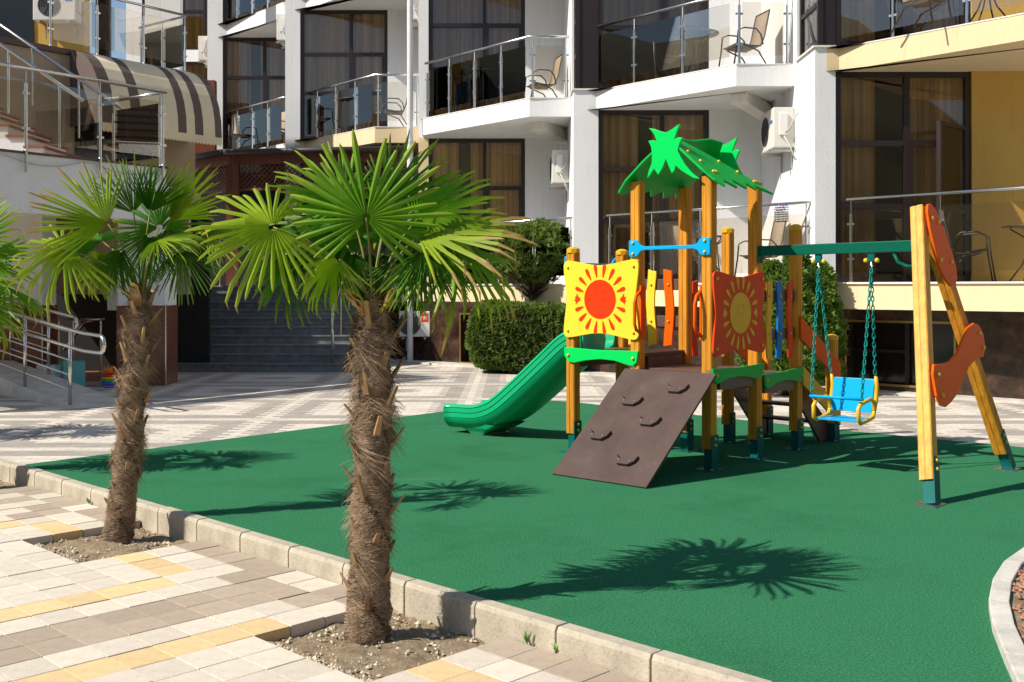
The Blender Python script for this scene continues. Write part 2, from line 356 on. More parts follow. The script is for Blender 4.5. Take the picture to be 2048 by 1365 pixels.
# ------------------------------------------------------------------ ground
TA = .795; CT, ST = math.cos(TA), math.sin(TA)
def UV(u, v, z=0): return Vector((u * CT + v * ST, u * ST - v * CT, z))   # u away from the path to the kerb, v along the kerb towards the right
UK = 3.39; TU, TV = .193, .2014; ZT = -.10; V0 = -5.98                     # kerb face, tile pitch, tile top, first row after the second pit
def sheet(name, pts, z, m, sub=0):
    b = MB(); b.add([(p[0], p[1], z) for p in pts], [tuple(range(len(pts)))]); return b.obj(name, m)
struct(sheet('ground', [(-600, -600), (600, -600), (600, 600), (-600, 600)], -.24, mat('earth', (.2, .17, .13), .95, .3, .3)))
pz = [UV(UK + .05, -45), UV(UK + .05, 20), UV(60, 20), UV(60, -45)]
struct(sheet('plaza_paving', [(p.x, p.y) for p in pz], -.004, M['plaza']))
KB = UK + .083
arc = [(1.62, 3.2), (1.77, 3.72), (1.893, 4.128), (2.02, 4.52), (2.15, 4.85), (2.32, 5.19), (2.53, 5.53), (2.779, 5.834), (3.10, 6.13), (3.55, 6.42), (4.2, 6.7), (5.2, 6.95)]
mat_poly = [UV(KB, -9.04)[:2], UV(KB, -1.42)[:2]] + arc + [(5.6, 8.9), (4.66, 9.785), (3.42, 10.92), (2.034, 12.35), (.85, 13.62), (.55, 13.85), (.30, 13.88), (.05, 13.65)]
struct(sheet('rubber_play_surface', mat_poly, .0, M['rubber']))
# kerb of separate concrete stones
kerb = struct(link('kerb', None))
b = MB(); b.add([(-.0415, 0, -.2), (-.0415, 0, -.012), (-.03, 0, .01), (.0415, 0, .01), (.0415, 0, -.2), (-.0415, .492, -.2), (-.0415, .492, -.012), (-.03, .492, .01), (.0415, .492, .01), (.0415, .492, -.2)],
    [(0, 1, 2, 3, 4), (9, 8, 7, 6, 5), (0, 5, 6, 1), (1, 6, 7, 2), (2, 7, 8, 3), (3, 8, 9, 4), (4, 9, 5, 0)])
kme = b.mesh('kerb_stone', M['kerb'], bevel=.006)
for k in range(-20, 5):
    v = -3.066 + .5 * k
    o = link('kerb_stone', kme, kerb, UV(UK + .0415, v + .496 + random.uniform(-.002, .002), random.uniform(-.004, .003)), (0, 0, TA))
# tile bed and paving tiles
struct(sheet('tile_bed', [UV(UK, -16)[:2], UV(UK, 4)[:2], UV(-6, 4)[:2], UV(-6, -16)[:2]], -.165, M['soil']))
pave = struct(link('tile_pavement', None))
b = MB(); b.box(0, TU - .0045, 0, TV - .0045, -.06, 0); base_me = b.mesh('paving_tile', M['tw'], bevel=.0035)
tile_me = {'w': base_me, 'y': base_me.copy(), 'g': base_me.copy()}
tile_me['y'].materials[0] = M['ty']; tile_me['g'].materials[0] = M['tg']
ROW = {0: 'gwyw', 1: 'gwyw', 2: 'gwyw', 3: 'gwwy', 4: 'ggww', 5: 'wggg', 6: 'wggg', 7: 'ggww', 8: 'gwwy'}
TAIL = {3: 'y', 5: 'g', 6: 'g', 8: 'y'}
def tile_col(i, j):
    if j < 0:
        jj = {-5: 'gwyw', -6: 'gwyw', -7: 'gwwy', -8: 'wggw', -9: 'ggww', -10: 'gwww', -11: 'wggg', -12: 'gwgg', -13: 'ggww'}.get(j, 'wwww')
        t = {-7: 'y', -11: 'g', -12: 'g'}.get(j, 'w')
    else:
        j2 = j % 13; jj = ROW.get(j2, 'wwww'); t = TAIL.get(j2, 'w')
    if -4 <= j < 0 or 9 <= j % 13 and j >= 0: jj = 'wwww'; t = 'w'
    if i < 4: return jj[i]
    if i > 9 and t == 'w' and -8 < j < 0 and i == 11: return 'g'
    return t
def in_pit(i, j):
    return i < 4 and ((-4 <= j < 0) or (9 <= j <= 12) or (-17 <= j < -13) or (-30 <= j < -26))
nt_ = 0; far = MB()
fx = lambda p: (1024 + 2150 * p.x / p.y, 577.5 + 2150 * (1.445 - p.z) / p.y) if p.y > .3 else (9999, 9999)
for j in range(-34, 27):
    for i in range(0, 30):
        if in_pit(i, j): continue
        u = UK - .004 - (i + 1) * TU; v = V0 + j * TV
        c = UV(u + TU / 2, v + TV / 2, ZT); q = fx(c)
        if c.y < .6: continue
        dz = random.uniform(-.002, .002)
        if -60 < q[0] < 2110 and q[1] < 1440 and nt_ < 300:
            nt_ += 1
            # tile local axes: x along u, y along -v
            link('paving_tile', tile_me[tile_col(i, j)], pave, UV(u, v + TV - .003, ZT + dz), (random.uniform(-.004, .004), random.uniform(-.004, .004), TA + random.uniform(-.006, .006)))
        elif -3500 < q[0] < 6000:
            m4 = Matrix.Translation(UV(u, v + TV - .003, ZT)) @ Matrix.Rotation(TA, 4, 'Z'); far.box(0, TU - .003, 0, TV - .003, -.06, dz, m4)
stuff(far.obj('paving_tile_field', M['tw'], pave))
# soil pits
def soil_patch(name, u0, u1, v0, v1, label):
    n = 40; b = MB(); vs_ = []
    for a in range(n + 1):
        for c in range(n + 1):
            u = u0 + (u1 - u0) * a / n; v = v0 + (v1 - v0) * c / n
            r = math.hypot((u - (u0 + u1) / 2), (v - (v0 + v1) / 2))
            z = -.150 + .03 * max(0, 1 - r / .3) + random.uniform(-.006, .006) + .012 * math.sin(u * 17 + v * 9) * math.sin(v * 13)
            vs_.append(UV(u, v, z))
    b.add(vs_, [(a * (n + 1) + c, a * (n + 1) + c + 1, (a + 1) * (n + 1) + c + 1, (a + 1) * (n + 1) + c) for a in range(n) for c in range(n)])
    o = b.obj(name, M['soil'], smooth=True); struct(o)
    cl = MB()
    for k in range(900):
        u = random.uniform(u0 + .01, u1 - .01); v = random.uniform(v0 + .01, v1 - .01); s = random.choice((.004, .005, .006, .008, .011, .016))
        if random.random() < .45: u = u0 + random.uniform(.01, .1)
        blob(cl, UV(u, v, -.145 + .02 * max(0, 1 - math.hypot(u - (u0 + u1) / 2, v - (v0 + v1) / 2) / .3)), s)
    stuff(cl.obj('soil_clods', M['clod'], o))
UP = UK - 4 * TU - .004
PITS = [V0 + 9 * TV, V0 - 4 * TV, V0 - 17 * TV, V0 - 30 * TV]
for v in PITS[:3]: soil_patch('planting_soil', UP, UK, v, v + 4 * TV, '')
# gravel bed with pale curved edging
bed = [(p[0] + .06, p[1] - .03) for p in arc] + [(7, 6.5), (7, 2.2), (1.9, 2.2)]
struct(sheet('gravel_bed', bed, .025, M['soil']))
gv = MB()
for k in range(5200):
    x = random.uniform(1.8, 3.9); y = random.uniform(3.3, 6.3)
    ax_ = next((a[0] + (bb[0] - a[0]) * (y - a[1]) / (bb[1] - a[1]) for a, bb in zip(arc, arc[1:]) if a[1] <= y < bb[1]), 9)
    if ax_ + .105 < x < ax_ + 1.0: blob(gv, (x, y, .036), random.uniform(.009, .02))
stuff(gv.obj('gravel', M['pebble']))
edge = tag(link('bed_edging', None), 'pale curved concrete edging round the red gravel bed', 'edging')
for a, c in zip(arc[:-1], arc[1:]):
    a, c = Vector((*a, 0)), Vector((*c, 0)); d = (c - a); L = d.length; n = Vector((d.y, -d.x, 0)) / L
    b = MB(); g = d / L * .003
    p = [a + g, c - g, c - g + n * .085, a + g + n * .085]
    b.add([q + Vector((0, 0, -.1)) for q in p] + [q + Vector((0, 0, .045)) for q in p], [(3, 2, 1, 0), (4, 5, 6, 7), (0, 1, 5, 4), (1, 2, 6, 5), (2, 3, 7, 6), (3, 0, 4, 7)])
    b.obj('edging_stone', M['whitekerb'], edge, bevel=.006)
# hills behind the camera, reflected in glass; ring extended sideways to cut sky light
b = MB(); n = 72; vs_ = []
for k in range(n + 1):
    an = R(-205 + 235 * k / n); h = 17 + 4 * math.sin(k * .37) + 2.5 * math.sin(k * .9 + 1); c_, s_ = math.cos(an), math.sin(an)
    vs_ += [(46 * c_, 46 * s_, -.3), (60 * c_, 60 * s_, h * .7), (78 * c_, 78 * s_, h * 1.25), (140 * c_, 140 * s_, -.3)]
b.add(vs_, [(4 * k + i, 4 * k + 4 + i, 4 * k + 5 + i, 4 * k + 1 + i) for k in range(n) for i in (0, 1, 2)])
struct(b.obj('hills', mat('hill_scrub', (.13, .12, .06), .95, .5, .12), smooth=True))

# ------------------------------------------------------------------ hotel
KH = 1.09; ZC = 1.445
def kz(z): return ZC + (z - ZC) * KH
ZF = [kz(1.51), kz(4.51), kz(7.51)]; SL = .327
BY = [q * KH for q in (13.68, 16.63, 19.78, 22.23, 24.67, 27.3)]                  # window planes, stepping back to the left
BX = [q * KH for q in (4.12, 1.338, -1.536, -4.38, -6.64, -9.4)]                  # left edge of each window
PX = [q * KH for q in (3.856, .951, -1.72, -4.69, -6.99, -9.8)]                   # left face of the pier beside it
WX = [q * KH for q in (5.85, 3.05, .239, -2.575, -5.0, -7.73)]                    # right edge of each window
AB = [(a * KH, c * KH) for a, c in ((4.0, 13.86), (1.16, 16.79), (-1.62, 19.4), (-4.5, 22.5), (-6.75, 24.9))]
hotel = thing('hotel_building', 'white and cream stepped hotel block with angled balconies and brown windows', 'building', (0, 0, 0))
def hb(name, m, *boxes, bevel=0, parent=hotel):
    b = MB()
    for x in boxes: b.box(*x)
    return b.obj(name, m, parent, bevel=bevel)
def rightx(k): return 10.4 if k == 0 else PX[k - 1]
for k in range(6):                                              # piers and back walls
    y = BY[k]; yb = BY[k + 1] if k < 5 else 33
    z0 = 1.17
    if k in (2,):
        hb('pier', M['cream'], (PX[k], BX[k] - .002, y, yb + .3, z0, ZF[1] - .31)); hb('pier', M['white'], (PX[k], BX[k] - .002, y, yb + .3, ZF[1] - .31, 11))
    elif k == 0:
        hb('pier', M['white'], (PX[0], BX[0] - .002, y, yb + .3, z0, ZF[1])); hb('pier', M['white'], (PX[0], BX[0] - .002, y + .95, yb + .3, ZF[1], 11))
    elif k == 1:
        hb('pier', M['white'], (PX[1], BX[1] - .002, y, yb + .3, z0, ZF[1])); hb('pier', M['white'], (PX[1], BX[1] - .002, y + .55, yb + .3, ZF[1], 11))
    else: hb('pier', M['white'], (PX[k], BX[k] - .002, y, yb + .3, z0, 11))
    wm = M['ochre'] if k == 0 else M['white']
    hb('back_wall', wm, (WX[k] + .002, rightx(k) - .002, y, y + .25, z0, 11))
    hb('lintel', M['white'], (BX[k], WX[k], y + .01, y + .25, ZF[1] - SL, ZF[1]), (BX[k], WX[k], y + .01, y + .25, ZF[2] - SL, ZF[2]))
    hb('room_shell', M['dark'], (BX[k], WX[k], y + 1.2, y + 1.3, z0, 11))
def window(k, fl, side=False):
    x0, x1, y = BX[k], WX[k], BY[k]; z0 = ZF[fl] + .02; z1 = ZF[fl] + 3.27 - SL
    W = x1 - x0; H = z1 - z0; fw = .075
    cols = [x0, x0 + W * (.58 if k else .53), x1]; rows = [z0, z0 + H * .36, z0 + H * .66, z1]
    b = MB()
    for i, c in enumerate(cols): b.box(c - (0 if i == 0 else fw * (.5 if i == 1 else 1)), c + (fw if i == 0 else fw * .5 if i == 1 else 0), y + .03, y + .12, z0, z1)
    for r in rows:
        zz = min(max(r - fw / 2, z0), z1 - fw)
        for a, c in ((cols[0] + fw, cols[1] - fw / 2), (cols[1] + fw / 2, cols[2] - fw)): b.box(a, c, y + .035, y + .115, zz, zz + fw)
    # door leaf stiles in the narrow column
    b.box(cols[1] + fw / 2, cols[1] + fw / 2 + .05, y + .02, y + .10, z0 + fw, rows[2] - fw / 2 ); b.box(cols[2] - fw - .05, cols[2] - fw, y + .02, y + .10, z0 + fw, rows[2] - fw / 2)
    w = b.obj('window', M['frame'], hotel)
    for ci in (0, 1):
        for ri in (0, 1, 2):
            hb('pane', M['pane'], (cols[ci] + .04, cols[ci + 1] - .04, y + .07, y + .078, rows[ri] + .02, rows[ri + 1] - .02), parent=w)
    cb = MB(); n = 90; vs_ = []; rs_ = random.Random(k * 7 + fl)
    ph = [rs_.uniform(0, 6) for _ in range(3)]; gap_ = rs_.random(); gx_ = x0 + W * rs_.uniform(.3, .55); gw_ = rs_.choice((0, 0, .12, .22))
    for i in range(n + 1):
        x = x0 + .03 + (W - .06) * i / n; dy = .035 * math.sin(x * 38 + ph[0] + math.sin(x * 7 + ph[1])) + .015 * math.sin(x * 83 + ph[2])
        vs_ += [(x, y + .19 + dy, z0), (x, y + .19 + dy * .6, z1)]
    cb.add(vs_, [(2 * i, 2 * i + 2, 2 * i + 3, 2 * i + 1) for i in range(n) if abs(vs_[2 * i][0] - gx_) > gw_]); cb.obj('curtain', M['curtain'], w, smooth=True, fix=False)
for k in range(5):
    for fl in (0, 1): window(k, fl)
    if k >= 2: window(k, 2)
window(5, 1); window(5, 2)
hx, hy = WX[0] - .09, BY[0] + .0; dl = .78; da_ = R(222); zt_ = ZF[0] + 2.18
dd_ = Vector((math.cos(da_), math.sin(da_), 0)); b = MB(); h0 = Vector((hx, hy, 0))
for t in (.03, dl - .03): b.bar(h0 + dd_ * t + Vector((0, 0, 1.56)), h0 + dd_ * t + Vector((0, 0, zt_)), .06, .05, dd_)
for z in (1.59, zt_ - .03, 2.5): b.bar(h0 + dd_ * .061 + Vector((0, 0, z)), h0 + dd_ * (dl - .061) + Vector((0, 0, z)), .05, .06)
dr_ = b.obj('door_leaf', M['frame'], hotel); b = MB(); b.bar(h0 + dd_ * .06 + Vector((0, 0, 2.6)), h0 + dd_ * (dl - .06) + Vector((0, 0, 2.6)), .008, 2.1); b.obj('pane', M['railglass'], dr_)
# glazed corner returns above the first-floor sills
for k, dy in ((0, .95), (1, .55)):
    y = BY[k]; x = PX[k] + .04
    b = MB(); b.box(x, x + .07, y, y + .06, ZF[1] + .03, 9); b.box(x, x + .07, y + dy - .06, y + dy, ZF[1] + .03, 9)
    for z in (ZF[1] + .03, ZF[1] + .6, ZF[1] + 1.2, ZF[1] + 1.8): b.box(x + .005, x + .065, y + .06, y + dy - .06, z, z + .06)
    w = b.obj('corner_window', M['frame'], hotel)
    hb('pane', M['pane'], (x + .03, x + .038, y + .06, y + dy - .06, ZF[1] + .09, 9), parent=w)
    hb('curtain', M['curtain'], (x + .12, x + .14, y + .05, y + dy - .05, ZF[1] + .05, 9), parent=w)
    hb('corner_sill', M['soffit'], (PX[k] - .03, BX[k], y - .03, y + dy, ZF[1] + .002, ZF[1] + .028))
    hb('corner_front', M['frame'], (PX[k] + .115, BX[k], y + .02, y + .1, ZF[1] + .03, 9))
def poly_slab(name, pts, z0, z1, m, parent=hotel):
    b = MB(); b.prism(pts, lambda a, c, w: Vector((a, c, z0 + w)), z1 - z0); return b.obj(name, m, parent)
BAL = {}
for k in range(5):
    A = AB[k]; B = (A[0] + 2.07, A[1] - 2.31); C = (rightx(k) - .003, B[1]) if k else (B[0] + .98, B[1])
    if k: C = (min(C[0], rightx(k) - .003), C[1])
    BAL[k] = (A, B, C)
    for fl in (1, 2):
        if fl == 2 and k < 2: continue
        m = M['cream'] if (k == 0 or (k == 3 and fl == 1)) else M['white']
        pts = [A, B, C, (C[0], BY[k] - .002), (A[0], BY[k] - .002)]
        s = poly_slab('balcony_slab', pts, ZF[fl] - SL, ZF[fl] - .012, m)
        hb2 = [(p[0] * 1.0, p[1]) for p in pts]
        cx = sum(p[0] for p in pts) / 5; cy = sum(p[1] for p in pts) / 5
        ex = [(p[0] + (p[0] - cx) * .012, p[1] + (p[1] - cy) * .012) if i < 2 else p for i, p in enumerate(pts)]
        poly_slab('slab_coping', ex, ZF[fl] - .011, ZF[fl] + .006, M['soffit'], s)
# diagonal bracket under the balcony corner
for k in (1, 2):
    A, B, C = BAL[k]
    b = MB(); b.bar((B[0] + .15, B[1] + .55, ZF[1] - SL - .05), (C[0] - .02, C[1] + 1.6, ZF[1] - SL - .16), .25, .2); b.obj('soffit_beam', M['soffit'], hotel)
# terrace at the ground storey
T0, T1 = Vector((-1.75, 19.78)) * KH, Vector((7.6, 9.75)) * KH; td = (T1 - T0).normalized(); tn = Vector((-td.y, td.x))
poly_slab('terrace_fascia', [tuple(T0 - td * .05), tuple(T1), tuple(T1 + tn * .22), tuple(T0 + tn * .22)], 1.165, 1.505, M['cream'])
poly_slab('terrace_coping', [tuple(T0 - td * .05 - tn * .03), tuple(T1 - tn * .03), tuple(T1 + tn * .24), tuple(T0 + tn * .24)], 1.506, 1.53, M['soffit'])
poly_slab('terrace_floor', [tuple(T0 + tn * .23), tuple(T1 + tn * .23), tuple(T1 + tn * 6), tuple(T0 + tn * 6)], 1.2, 1.511, M['soffit'])
hb('terrace_fascia', M['cream'], (-2.9, -1.95, 21.57, 21.8, 1.165, 1.505)); hb('terrace_floor', M['soffit'], (-2.9, -1.95, 21.81, 25.5, 1.2, 1.508))
# basement wall under the terrace
W0, W1 = Vector((-3.0, 22.3)), Vector((8.6, 11.9)); wd = (W1 - W0).normalized(); wnv = Vector((-wd.y, wd.x)); WL = (W1 - W0).length
def wallpt(s, d, z): p = W0 + wd * s + wnv * d; return Vector((p.x, p.y, z))
def wall_box(s0, s1, d0, d1, z0, z1):
    b = MB(); b.add([wallpt(s, d, z) for z in (z0, z1) for s, d in ((s0, d0), (s1, d0), (s1, d1), (s0, d1))], [(3, 2, 1, 0), (4, 5, 6, 7), (0, 1, 5, 4), (1, 2, 6, 5), (2, 3, 7, 6), (3, 0, 4, 7)]); return b
def s_at(px):                                                     # run along the wall for a bearing
    t = (px - 1024) / 2150; return (t * W0.y - W0.x) / (wd.x - t * wd.y)
ops = [(s_at(922), s_at(1010), .05, .95), (s_at(1694), s_at(1908), .12, .97)]
s = 0
for a, c, za, zb in ops:
    wall_box(s, a, 0, .3, -.1, 1.195).obj('basement_wall', M['marble'], hotel); wall_box(a, c, 0, .3, zb, 1.195).obj('basement_wall', M['marble'], hotel)
    wall_box(a, c, 0, .3, -.1, za).obj('basement_wall', M['marble'], hotel); s = c
    fr = wall_box(a - .03, a, -.012, .05, za - .03, zb + .03); fr.v += []; w = fr.obj('basement_window', M['brass'], hotel)
    wall_box(c, c + .03, -.012, .05, za - .03, zb + .03).obj('window_frame', M['brass'], w); wall_box(a, c, -.012, .05, zb, zb + .03).obj('window_frame', M['brass'], w); wall_box(a, c, -.012, .05, za - .03, za).obj('window_frame', M['brass'], w)
    m_ = a + (c - a) * .52
    wall_box(a, c, .2, .22, za, zb).obj('pane', M['darkpane'], w); wall_box(m_, m_ + .06, .14, .19, za, zb).obj('mullion', M['frame'], w); wall_box(a, m_, .15, .185, za + (zb - za) * .5, za + (zb - za) * .55).obj('mullion', M['frame'], w)
wall_box(s, WL, 0, .3, -.1, 1.195).obj('basement_wall', M['marble'], hotel)
poly_slab('plinth_strip', [tuple(wallpt(0, -.5, 0)[:2]), tuple(wallpt(WL, -.25, 0)[:2]), tuple(wallpt(WL, 0, 0)[:2]), tuple(wallpt(0, 0, 0)[:2])], -.05, .03, M['whitekerb'])

# railings
def railing(name, pts, z, h=1.05, spacing=.75, parent=hotel, glass_top=.9, posts=True, drop=0):
    pts = [Vector((p[0], p[1], p[2] if len(p) > 2 else z)) for p in pts]
    b = MB(); b.tube([p + Vector((0, 0, h)) for p in pts], .024, 10)
    rail = b.obj(name, M['steel'], parent, smooth=True)
    for a, c in zip(pts, pts[1:]):
        d = c - a; L = d.length; n = max(1, round(L / spacing)); dn = d / L
        for i in range(n + 1):
            if i == n and c is not pts[-1]: continue
            t = min(max(i / n, .06 / L), 1 - .06 / L); p = a + d * t
            q = MB(); q.tube([p + Vector((0, 0, -drop)), p + Vector((0, 0, h * .82))], .02, 8); q.tube([p + Vector((0, 0, h * .82)), p + Vector((0, 0, h))], .009, 6); q.lathe([(.035, 0), (.035, .012), (.02, .02)], p, 10)
            for zz in (.28, .70):
                q.bar(p + dn * -.055 + Vector((0, 0, h * zz)), p + dn * .055 + Vector((0, 0, h * zz)), .02, .03)
            q.obj('rail_post', M['steel'], rail, smooth=False)
            if i < n:
                p2 = a + d * min((i + 1) / n, 1 - .06 / L)
                g = MB(); g.bar(p + dn * .045 + Vector((0, 0, h * .49)), p2 - dn * .045 + Vector((0, 0, h * .49)), .008, h * .74); g.obj('glass_panel', M['railglass'], rail)
    return rail
ins = lambda k, d=.06: [(BAL[k][0][0] + d, BAL[k][0][1] + d * .2), (BAL[k][1][0], BAL[k][1][1] + d), (BAL[k][2][0] - .03, BAL[k][2][1] + d)]
for k in range(5):
    railing('balcony_railing', ins(k), ZF[1] + .006, 1.08, .68 if k > 1 else .92)
    if k in (3, 4): railing('balcony_railing', ins(k), ZF[2] + .006, 1.08, .75)
def tp(s, d=.07): p = T0 + td * s + tn * d; return (p.x, p.y)
def ts(X): return (X - T0.x) / td.x
railing('terrace_railing', [tp(ts(4.53)), tp(ts(8.1))], 1.531, 1.13, 1.3); railing('terrace_railing', [tp(ts(1.53)), tp(ts(4.14))], 1.531, 1.13, 1.05); railing('terrace_railing', [tp(ts(-1.63)), tp(ts(1.0))], 1.531, 1.13, 1.1)
tt = .2526; sb = (tt * T0.y - T0.x) / (td.x - tt * td.y); pb = T0 + td * sb - tn * .05
fb = thing('flower_basket', 'small wire basket of purple flowers hung on the terrace rail', 'basket', (pb.x, pb.y, 2.40), math.atan2(td.y, td.x))
for k in range(7):
    z = .2 * k / 6; b = MB(); b.tube([(-.09, -.05, z), (.09, -.05, z), (.09, .05, z), (-.09, .05, z), (-.09, -.05, z)], .004, 5, False); b.obj('wire_ring', M['frame'], fb)
for k in range(9): x = -.088 + .176 * k / 8; b = MB(); b.tube([(x, -.05, 0), (x, -.05, .2)], .003, 5); b.obj('wire', M['frame'], fb)
b = MB(); b.box(-.085, .085, -.045, .045, .01, .14); b.obj('liner', M['ac'], fb)
b = MB(); rs_ = random.Random(4)
for k in range(60): blob(b, (rs_.uniform(-.09, .09), rs_.uniform(-.05, .05), rs_.uniform(.15, .24)), rs_.uniform(.008, .016))
stuff(b.obj('flowers', mat('purple_flowers', (.22, .08, .4), .7, .5, 30), fb))
# downpipes
b = MB(); b.tube([(-2.0, 21.1, 0), (-2.0, 21.1, 11)], .06, 12); b.lathe([(.11, -.004), (.11, .03), (.07, .035)], (-2.0, 21.1, 0)); b.lathe([(.066, 0), (.066, .05)], (-2.0, 21.1, 4.3)); b.lathe([(.066, 0), (.066, .05)], (-2.0, 21.1, 1.6))
tag(b.obj('downpipe', M['pipe'], smooth=False), 'tall white downpipe standing before the cream pier', 'pipe')
b = MB(); b.tube([(-2.5, 21.95, .12), (-2.5, 21.95, 4.2)], .055, 10); b.tube([(-2.5, 21.95, .14), (-2.42, 21.85, .06)], .055, 10)
tag(b.obj('drain_pipe', M['brownpipe'], smooth=True), 'brown drainpipe beside the white downpipe', 'pipe')

# entrance steps and handrails
SY = 18.55; SX0, SX1 = -5.94, -2.92
stairs = thing('entrance_steps', 'broad dark granite entrance steps under the wooden canopy', 'steps', (0, SY, 0))
for i in range(10):
    b = MB(); b.box(SX0, SX1, i * .3, 3.4, i * .15 - (.02 if i == 0 else 0), (i + 1) * .15 - .033); b.obj('riser', M['step'], stairs)
    b = MB(); b.box(SX0 - .01, SX1 + .01, i * .3 - .03, i * .3 + .32, (i + 1) * .15 - .03, (i + 1) * .15); b.obj('tread', M['step'], stairs, bevel=.006)
b = MB(); b.add([(SX1 + .012, .0, 0), (SX1 + .012, 3.2, 0), (SX1 + .012, 3.2, 1.5), (SX1 + .012, 3.0, 1.5), (SX1 + .16, .0, 0), (SX1 + .16, 3.2, 0), (SX1 + .16, 3.2, 1.5), (SX1 + .16, 3.0, 1.5)], [(0, 1, 2, 3), (7, 6, 5, 4), (0, 3, 7, 4), (3, 2, 6, 7), (1, 5, 6, 2), (0, 4, 5, 1)])
b.obj('side_wall', M['marble'], stairs)
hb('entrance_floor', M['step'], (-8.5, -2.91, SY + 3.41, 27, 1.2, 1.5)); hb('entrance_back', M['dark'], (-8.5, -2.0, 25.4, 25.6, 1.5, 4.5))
hb('stair_flank', M['tan'], (-7.2, -5.96, SY + 2.3, SY + 3.4, 1.12, 1.5)); hb('stair_flank', M['dark'], (-7.2, -5.96, SY + 2.4, SY + 3.4, 0, 1.11))  # lower block painted near-black for the shaded recess beside the steps
for x, nm in ((SX0 + .06, 'left'), (SX1 - .2, 'right')):
    hr = thing('step_handrail', 'stainless handrail on the %s side of the dark entrance steps' % ('stair block' if nm == 'left' else 'white downpipe'), 'handrail', (x, SY, 0))
    b = MB(); b.tube([(0, .12, .15), (0, .12, .98), (0, .2, 1.1), (0, 3.0, 2.48), (0, 3.6, 2.5)], .024, 8); b.obj('rail', M['steel'], hr, smooth=True)
    for yy, zz in ((1.05, .6), (2.0, 1.05), (3.1, 1.5)):
        b = MB(); b.tube([(0, yy, zz), (0, yy, zz + .95)], .017, 8); b.lathe([(.035, 0), (.035, .012), (.018, .02)], (0, yy, zz)); b.obj('post', M['steel'], hr)
# wooden canopy
can = thing('entrance_canopy', 'dark wooden canopy with lattice panels over the entrance steps', 'canopy', (0, 0, 0))
eave = [(-7.3, 23.6), (-5.95, 22.3), (-2.15, 21.75)]
b = MB(); zz = 4.02
rp = [(-7.3, 23.6, 4.28), (-5.95, 22.3, 4.28), (-2.15, 21.75, 4.28), (-2.15, 25.3, 4.42), (-5.2, 25.3, 4.42), (-7.3, 25.3, 4.40)]
b.add(rp + [(p[0], p[1], p[2] + .05) for p in rp], [tuple(range(6)), tuple(reversed(range(6, 12)))] + [(i, (i + 1) % 6, (i + 1) % 6 + 6, i + 6) for i in range(6)]); b.obj('roof', M['roofdark'], can)
for a, c in zip(eave, eave[1:]):
    a, c = Vector((*a, 4.25)), Vector((*c, 4.25)); dd = (c - a).normalized(); nn = Vector((-dd.y, dd.x, 0))
    b = MB(); b.tube([a - nn * .07 + Vector((0, 0, .02)), c - nn * .07 + Vector((0, 0, .02))], .06, 10); b.obj('gutter', M['roofdark'], can, smooth=True)
    a2, c2 = a + nn * .25, c + nn * .25
    b = MB(); b.bar(a2 + Vector((0, 0, -.11)), c2 + Vector((0, 0, -.11)), .12, .2); b.obj('fascia_beam', M['darkwood'], can)
    L = (c2 - a2).length; n = max(1, round(L / 1.9))
    for i in range(n + 1):
        p = a2 + dd * (L * i / n)
        if i == n and c is not eave[-1] and False: continue
        b = MB(); b.box(p.x - .07, p.x + .07, p.y - .07, p.y + .07, 1.5, 4.04); b.obj('post', M['darkwood'], can)
        if i < n:
            q = a2 + dd * (L * (i + 1) / n); lt = MB(); w = (q - p).length - .16; s0 = p + dd * .08
            zt, zb = 4.02, 3.55
            st_ = .11; k = -int(.5 / st_) - 1
            while k * st_ < w:
                for sg in (1, -1):
                    x0 = k * st_; pts_ = []
                    xa, za, xb, zb_ = x0, zb, x0 + (zt - zb), zt
                    if sg < 0: za, zb_ = zt, zb
                    lo = max(0, xa); hi = min(w, xb)
                    if hi - lo > .03:
                        f0 = (lo - xa) / (xb - xa); f1 = (hi - xa) / (xb - xa)
                        lt.bar(s0 + dd * lo + Vector((0, 0, za + (zb_ - za) * f0 - 4.25)), s0 + dd * hi + Vector((0, 0, za + (zb_ - za) * f1 - 4.25)), .012 + .004 * sg, .025)
                k += 1
            lt.bar(s0 + Vector((0, 0, zb - 4.25 - .03)), s0 + dd * w + Vector((0, 0, zb - 4.25 - .03)), .05, .06)
            lt.obj('lattice_panel', M['darkwood'], can)

# left stair block: columns, landing, flights, awning
blk = thing('stair_block', 'white stair block with brown granite column bases and glass landing rail', 'building', (0, 0, 0))
hb('column', M['white'], (-5.89, -5.18, 16.06, 16.6, 1.19, 3.0), parent=blk); c_ = hb('column_base', M['granite'], (-5.9, -5.17, 16.04, 16.62, -.02, 1.185), parent=blk)
b = MB(); b.box(-5.172, -5.155, 16.03, 16.05, 0, 1.2); b.obj('corner_trim', M['steel'], blk)
hb('column', M['white'], (-9.2, -7.08, 16.2, 16.7, 1.19, 3.0), parent=blk); hb('column_base', M['granite'], (-9.2, -7.07, 16.18, 16.72, -.02, 1.185), parent=blk)
b = MB(); b.box(-7.075, -7.06, 16.17, 16.19, 0, 1.2); b.obj('corner_trim', M['steel'], blk)
L0, L1 = Vector((-5.16, 16.03)), Vector((-8.4, 11.6)); ld = (L1 - L0).normalized(); ln = Vector((ld.y, -ld.x))
if ln.x > 0: ln = -ln
def lp(s, d): p = L0 + ld * s + ln * d; return (p.x, p.y)
LLn = (L1 - L0).length
poly_slab('landing_wall', [lp(0, 0), lp(LLn, 0), lp(LLn, .2), lp(0, .2)], 2.45, 3.23, M['white'], blk)
poly_slab('landing_coping', [lp(-.02, -.03), lp(LLn, -.03), lp(LLn, .23), lp(-.02, .23)], 3.231, 3.262, M['brownpipe'], blk)
